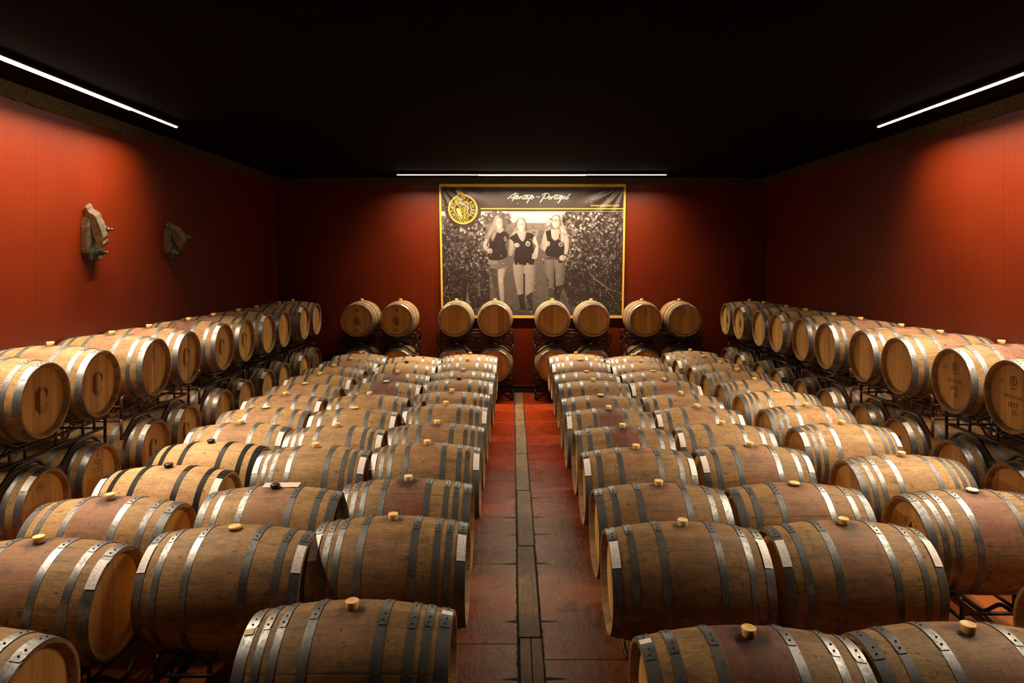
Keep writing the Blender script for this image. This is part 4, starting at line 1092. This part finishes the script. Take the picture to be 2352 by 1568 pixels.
def build_banner():
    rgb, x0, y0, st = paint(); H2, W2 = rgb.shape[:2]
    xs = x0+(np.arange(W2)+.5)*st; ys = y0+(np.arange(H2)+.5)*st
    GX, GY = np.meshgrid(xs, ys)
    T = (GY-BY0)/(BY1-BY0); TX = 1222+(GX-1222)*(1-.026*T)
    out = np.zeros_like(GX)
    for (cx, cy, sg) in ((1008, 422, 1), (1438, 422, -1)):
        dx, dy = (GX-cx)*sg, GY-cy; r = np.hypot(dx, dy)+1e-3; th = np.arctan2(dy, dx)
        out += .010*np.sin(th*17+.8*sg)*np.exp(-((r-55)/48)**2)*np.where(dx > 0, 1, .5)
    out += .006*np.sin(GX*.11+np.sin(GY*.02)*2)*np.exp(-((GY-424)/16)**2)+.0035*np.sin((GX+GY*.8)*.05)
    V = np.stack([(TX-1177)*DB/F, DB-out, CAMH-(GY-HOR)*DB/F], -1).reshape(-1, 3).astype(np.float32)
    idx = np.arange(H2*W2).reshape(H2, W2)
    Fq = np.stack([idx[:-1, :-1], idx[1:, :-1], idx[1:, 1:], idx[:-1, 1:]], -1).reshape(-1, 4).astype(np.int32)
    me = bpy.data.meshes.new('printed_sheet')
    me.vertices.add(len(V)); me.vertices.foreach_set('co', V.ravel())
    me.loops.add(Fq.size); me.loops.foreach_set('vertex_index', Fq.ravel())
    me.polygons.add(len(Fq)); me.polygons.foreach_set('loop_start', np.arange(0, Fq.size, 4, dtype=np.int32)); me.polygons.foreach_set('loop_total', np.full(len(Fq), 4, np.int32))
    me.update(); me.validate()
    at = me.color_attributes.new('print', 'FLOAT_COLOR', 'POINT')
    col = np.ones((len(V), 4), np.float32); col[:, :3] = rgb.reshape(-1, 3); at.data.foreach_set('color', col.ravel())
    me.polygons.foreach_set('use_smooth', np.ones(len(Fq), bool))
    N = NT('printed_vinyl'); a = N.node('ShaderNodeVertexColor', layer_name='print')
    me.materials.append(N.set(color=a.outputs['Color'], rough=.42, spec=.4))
    cx, cz = 0.45, 2.9
    root = empty('banner', (PX(1222, 0, DB)[0], DB, CAMH-(576-HOR)*DB/F))
    tag(root, 'large gold-edged printed banner with three running women, hanging on the back wall', 'banner')
    inv = -Vector(root.location)
    part('printed_sheet', me, root, inv)
    gold = mat_simple('gold_print', (.72, .43, .06), .4); white = mat_simple('cream_print', (.85, .78, .66), .4)
    mp = lambda off: (lambda a_, b_: bw(a_, b_, off))
    f = Flat()
    scr = [[(85,320),(170,240),(350,125)],[(375,110),(310,240),(240,380)],[(180,290),(240,278),(300,275)],[(445,140),(380,210),(330,265),(312,308),(335,322),(370,290)],
     [(385,278),(450,240),(440,216),(400,232),(382,285),(405,322),(465,285)],[(470,318),(510,236),(498,290),(560,232),(582,245),(565,300),(588,322),(625,290)],
     [(710,175),(650,255),(625,310),(652,325),(695,285)],[(625,205),(780,195),(900,208)],[(705,282),(770,250),(762,222),(730,232),(702,285),(725,322),(800,282)],
     [(925,185),(860,255),(800,345),(735,450)],[(915,235),(880,270),(872,308),(905,318),(950,285),(960,240),(915,232),(950,262),(990,268)],[(1065,250),(1165,255)],
     [(1372,150),(1300,265),(1190,430)],[(1268,215),(1265,182),(1320,142),(1400,125),(1470,140),(1495,182),(1470,240),(1400,290),(1325,305)],
     [(1510,236),(1468,275),(1465,315),(1500,322),(1540,285),(1535,242),(1505,236),(1560,262)],[(1550,325),(1605,235),(1595,262),(1650,240)],
     [(1745,170),(1680,262),(1662,308),(1685,325),(1730,285)],[(1665,205),(1800,196),(1950,215)],[(1765,240),(1732,298),(1755,325),(1810,290),(1842,240),(1815,300),(1840,320)],
     [(1930,242),(1885,242),(1852,290),(1870,318),(1915,290),(1942,235),(1885,335),(1795,455)],[(2025,242),(1975,250),(1945,300),(1970,325),(2015,290),(2045,240),(2012,305),(2045,318)],
     [(2200,145),(2100,262),(2070,310),(2100,325),(2145,285)]]
    for sidx, p in enumerate(scr): f.ribbon(zpt(p, 1160, 435, 14.7), 30/14.7 if p[-1][1] in (450, 455, 430) else 23/14.7)
    o = part('script_lettering', f.mesh('script_lettering', mp(.0035), white), root, inv)
    g = Flat()
    class Up: pass
    h = Flat(); h.text('www.plansel.com', 0, 0, 5.6, 66)
    for fc in h.f: pass
    b0 = len(g.v); g.v += [(1390+a_, 474.0-b_) for a_, b_ in h.v]; g.f += [[i+b0 for i in fc] for fc in h.f]
    part('web_address', g.mesh('web_address', mp(.0035), gold), root, inv)
    e = Flat(); emblem(e, 0, 0, 33.9, True)
    g = Flat(); g.v = [(1062.5+a_, 480.6-b_) for a_, b_ in e.v]; g.f = e.f
    part('emblem_ring', g.mesh('emblem_ring', mp(.0032), gold), root, inv)
    g = Flat()
    for p, w_ in FIG: g.ribbon(zpt(p, 1025, 430, 17.42), w_*1.15/17.42)
    for p in FIGP: g.poly(zpt(p, 1025, 430, 17.42))
    part('emblem_figure', g.mesh('emblem_figure', mp(.0048), gold), root, inv)
    for x in (1018, 1120.5, 1221, 1322, 1427):
        bm = bmesh.new(); p = PX(x, 421, DB); x_, z_ = p[0], p[2]
        box(bm, x_-.028, x_+.028, DB-.004, DB+.05, z_-.012, z_+.020); box(bm, x_-.006, x_+.006, DB-.022, DB-.004, z_-.028, z_+.010)
        part('hook', mesh_of('hook', bm, M_RIVET), root, inv)
build_banner()

# ---------------------------------------------------------------- wooden press fragments on the left wall
M_OLD = mat_simple('weathered_grey_wood', (.055, .040, .026), .75, var=.45, scale=14, spec=.2)
M_OLDR = mat_simple('old_brown_wood', (.045, .018, .007), .7, var=.5, scale=10, spec=.2)
M_IRON = mat_simple('green_black_iron', (.045, .055, .042), .5, .5, var=.4)
def prism(bm, pts, ext, mis=None):
    a = [bm.verts.new(p) for p in pts]; b = [bm.verts.new(Vector(p)+Vector(ext)) for p in pts]
    f0 = bm.faces.new(a); f1 = bm.faces.new(b[::-1])
    for k in range(len(a)):
        f = bm.faces.new((a[k], b[k], b[(k+1) % len(a)], a[(k+1) % len(a)]))
        if mis is not None and k in mis: f.material_index = 1
    return f0, f1
def bolt(root, p, rad, L):
    bm = bmesh.new()
    lathe(bm, [(0, 0.0005), (0, rad), (.012, rad*.98), (.020, rad*.7), (.022, .0005)], 24, sharp=(1, 2))
    rs = lathe(bm, [(.020, .0005), (.020, .034), (L*.62, .034), (L*.62, .0005)], 6)
    for f in bm.faces[-18:]: f.smooth = False
    lathe(bm, [(L*.62, .018), (L*.72, .020), (L*.76, .010), (L*.86, .010), (L*.9, .016), (L*.96, .016), (L, .0005)], 14)
    o = part('bolt', mesh_of('bolt', bm, M_IRON), root, tuple(Vector(p)-Vector(root.location))); return o
def fragment(yb, yoff_px, outline, ext, ydepth, lower, upper, label):
    root = empty('wooden_press_fragment', (XL, yb, 2.70)); tag(root, label, 'wall ornament', 'old wooden fragments on the left wall')
    O = Vector(root.location)
    bm = bmesh.new()
    half, zz0, zz1 = .145, yoff_px[0], yoff_px[1]
    yc = yb+.15
    pts = [(XL+.002, yc-half, zz0+.10), (XL+.002, yc-half, zz1-.12), (XL+.002, yc-half+.03, zz1-.02), (XL+.002, yc-.02, zz1), (XL+.002, yc+half-.05, zz1-.04), (XL+.002, yc+half, zz1-.18), (XL+.002, yc+half, zz0+.03), (XL+.002, yc+half-.03, zz0), (XL+.002, yc-half+.06, zz0)]
    prism(bm, [tuple(Vector(p)-O) for p in pts], (.085, 0, 0), mis=(0, 1, 2, 8, 7))
    bmesh.ops.bevel(bm, geom=bm.edges[:], offset=.012, segments=2, affect='EDGES')
    bmesh.ops.recalc_face_normals(bm, faces=bm.faces[:])
    part('backing_block', mesh_of('backing_block', bm, [M_OLD, M_OLDR]), root)
    bm = bmesh.new()
    P_ = []
    for (x, y) in outline:
        p = PX(x, y, ydepth); P_.append(tuple(Vector((max(p[0], XL+.004), p[1], p[2]))-O))
    prism(bm, P_, ext)
    bmesh.ops.recalc_face_normals(bm, faces=bm.faces[:])
    for f in bm.faces: f.material_index = 1 if abs(f.normal.y) > .8 else 0
    part('carved_bracket', mesh_of('carved_bracket', bm, [M_OLD, M_OLDR]), root)
    bolt(root, lower, .066, .145); bolt(root, upper, .040, .15)
zz = [(145,190),(200,238),(222,300),(262,345),(312,367),(345,385),(400,435),(428,500),(455,570),(495,650),(535,770),(572,895),(577,950),(560,1010),(585,1080),(570,1140),(520,1185),(455,1165),(345,830),(240,500)]
fragment(7.56, (2.70, 3.20), zpt(zz, 180, 455, 10.11), (.004, .085, .045), 7.60, (-4.705, 7.70, 2.79), (-4.655, 7.70, 3.05), 'larger grey-brown carved wooden fragment with two iron bolts, nearer on left wall')
zz2 = [(1530,515),(1550,530),(1580,540),(1615,568),(1655,580),(1700,600),(1725,625),(1760,660),(1790,705),(1810,740),(1825,800),(1815,855),(1790,900),(1755,880),(1700,780),(1600,620)]
fragment(9.36, (2.72, 3.17), zpt(zz2, 150, 440, 6.72), (.008, .08, .055), 9.40, (-4.705, 9.50, 2.80), (-4.60, 9.50, 3.02), 'smaller dark carved wooden fragment with two iron bolts, farther on left wall')
print('barrels', nb)
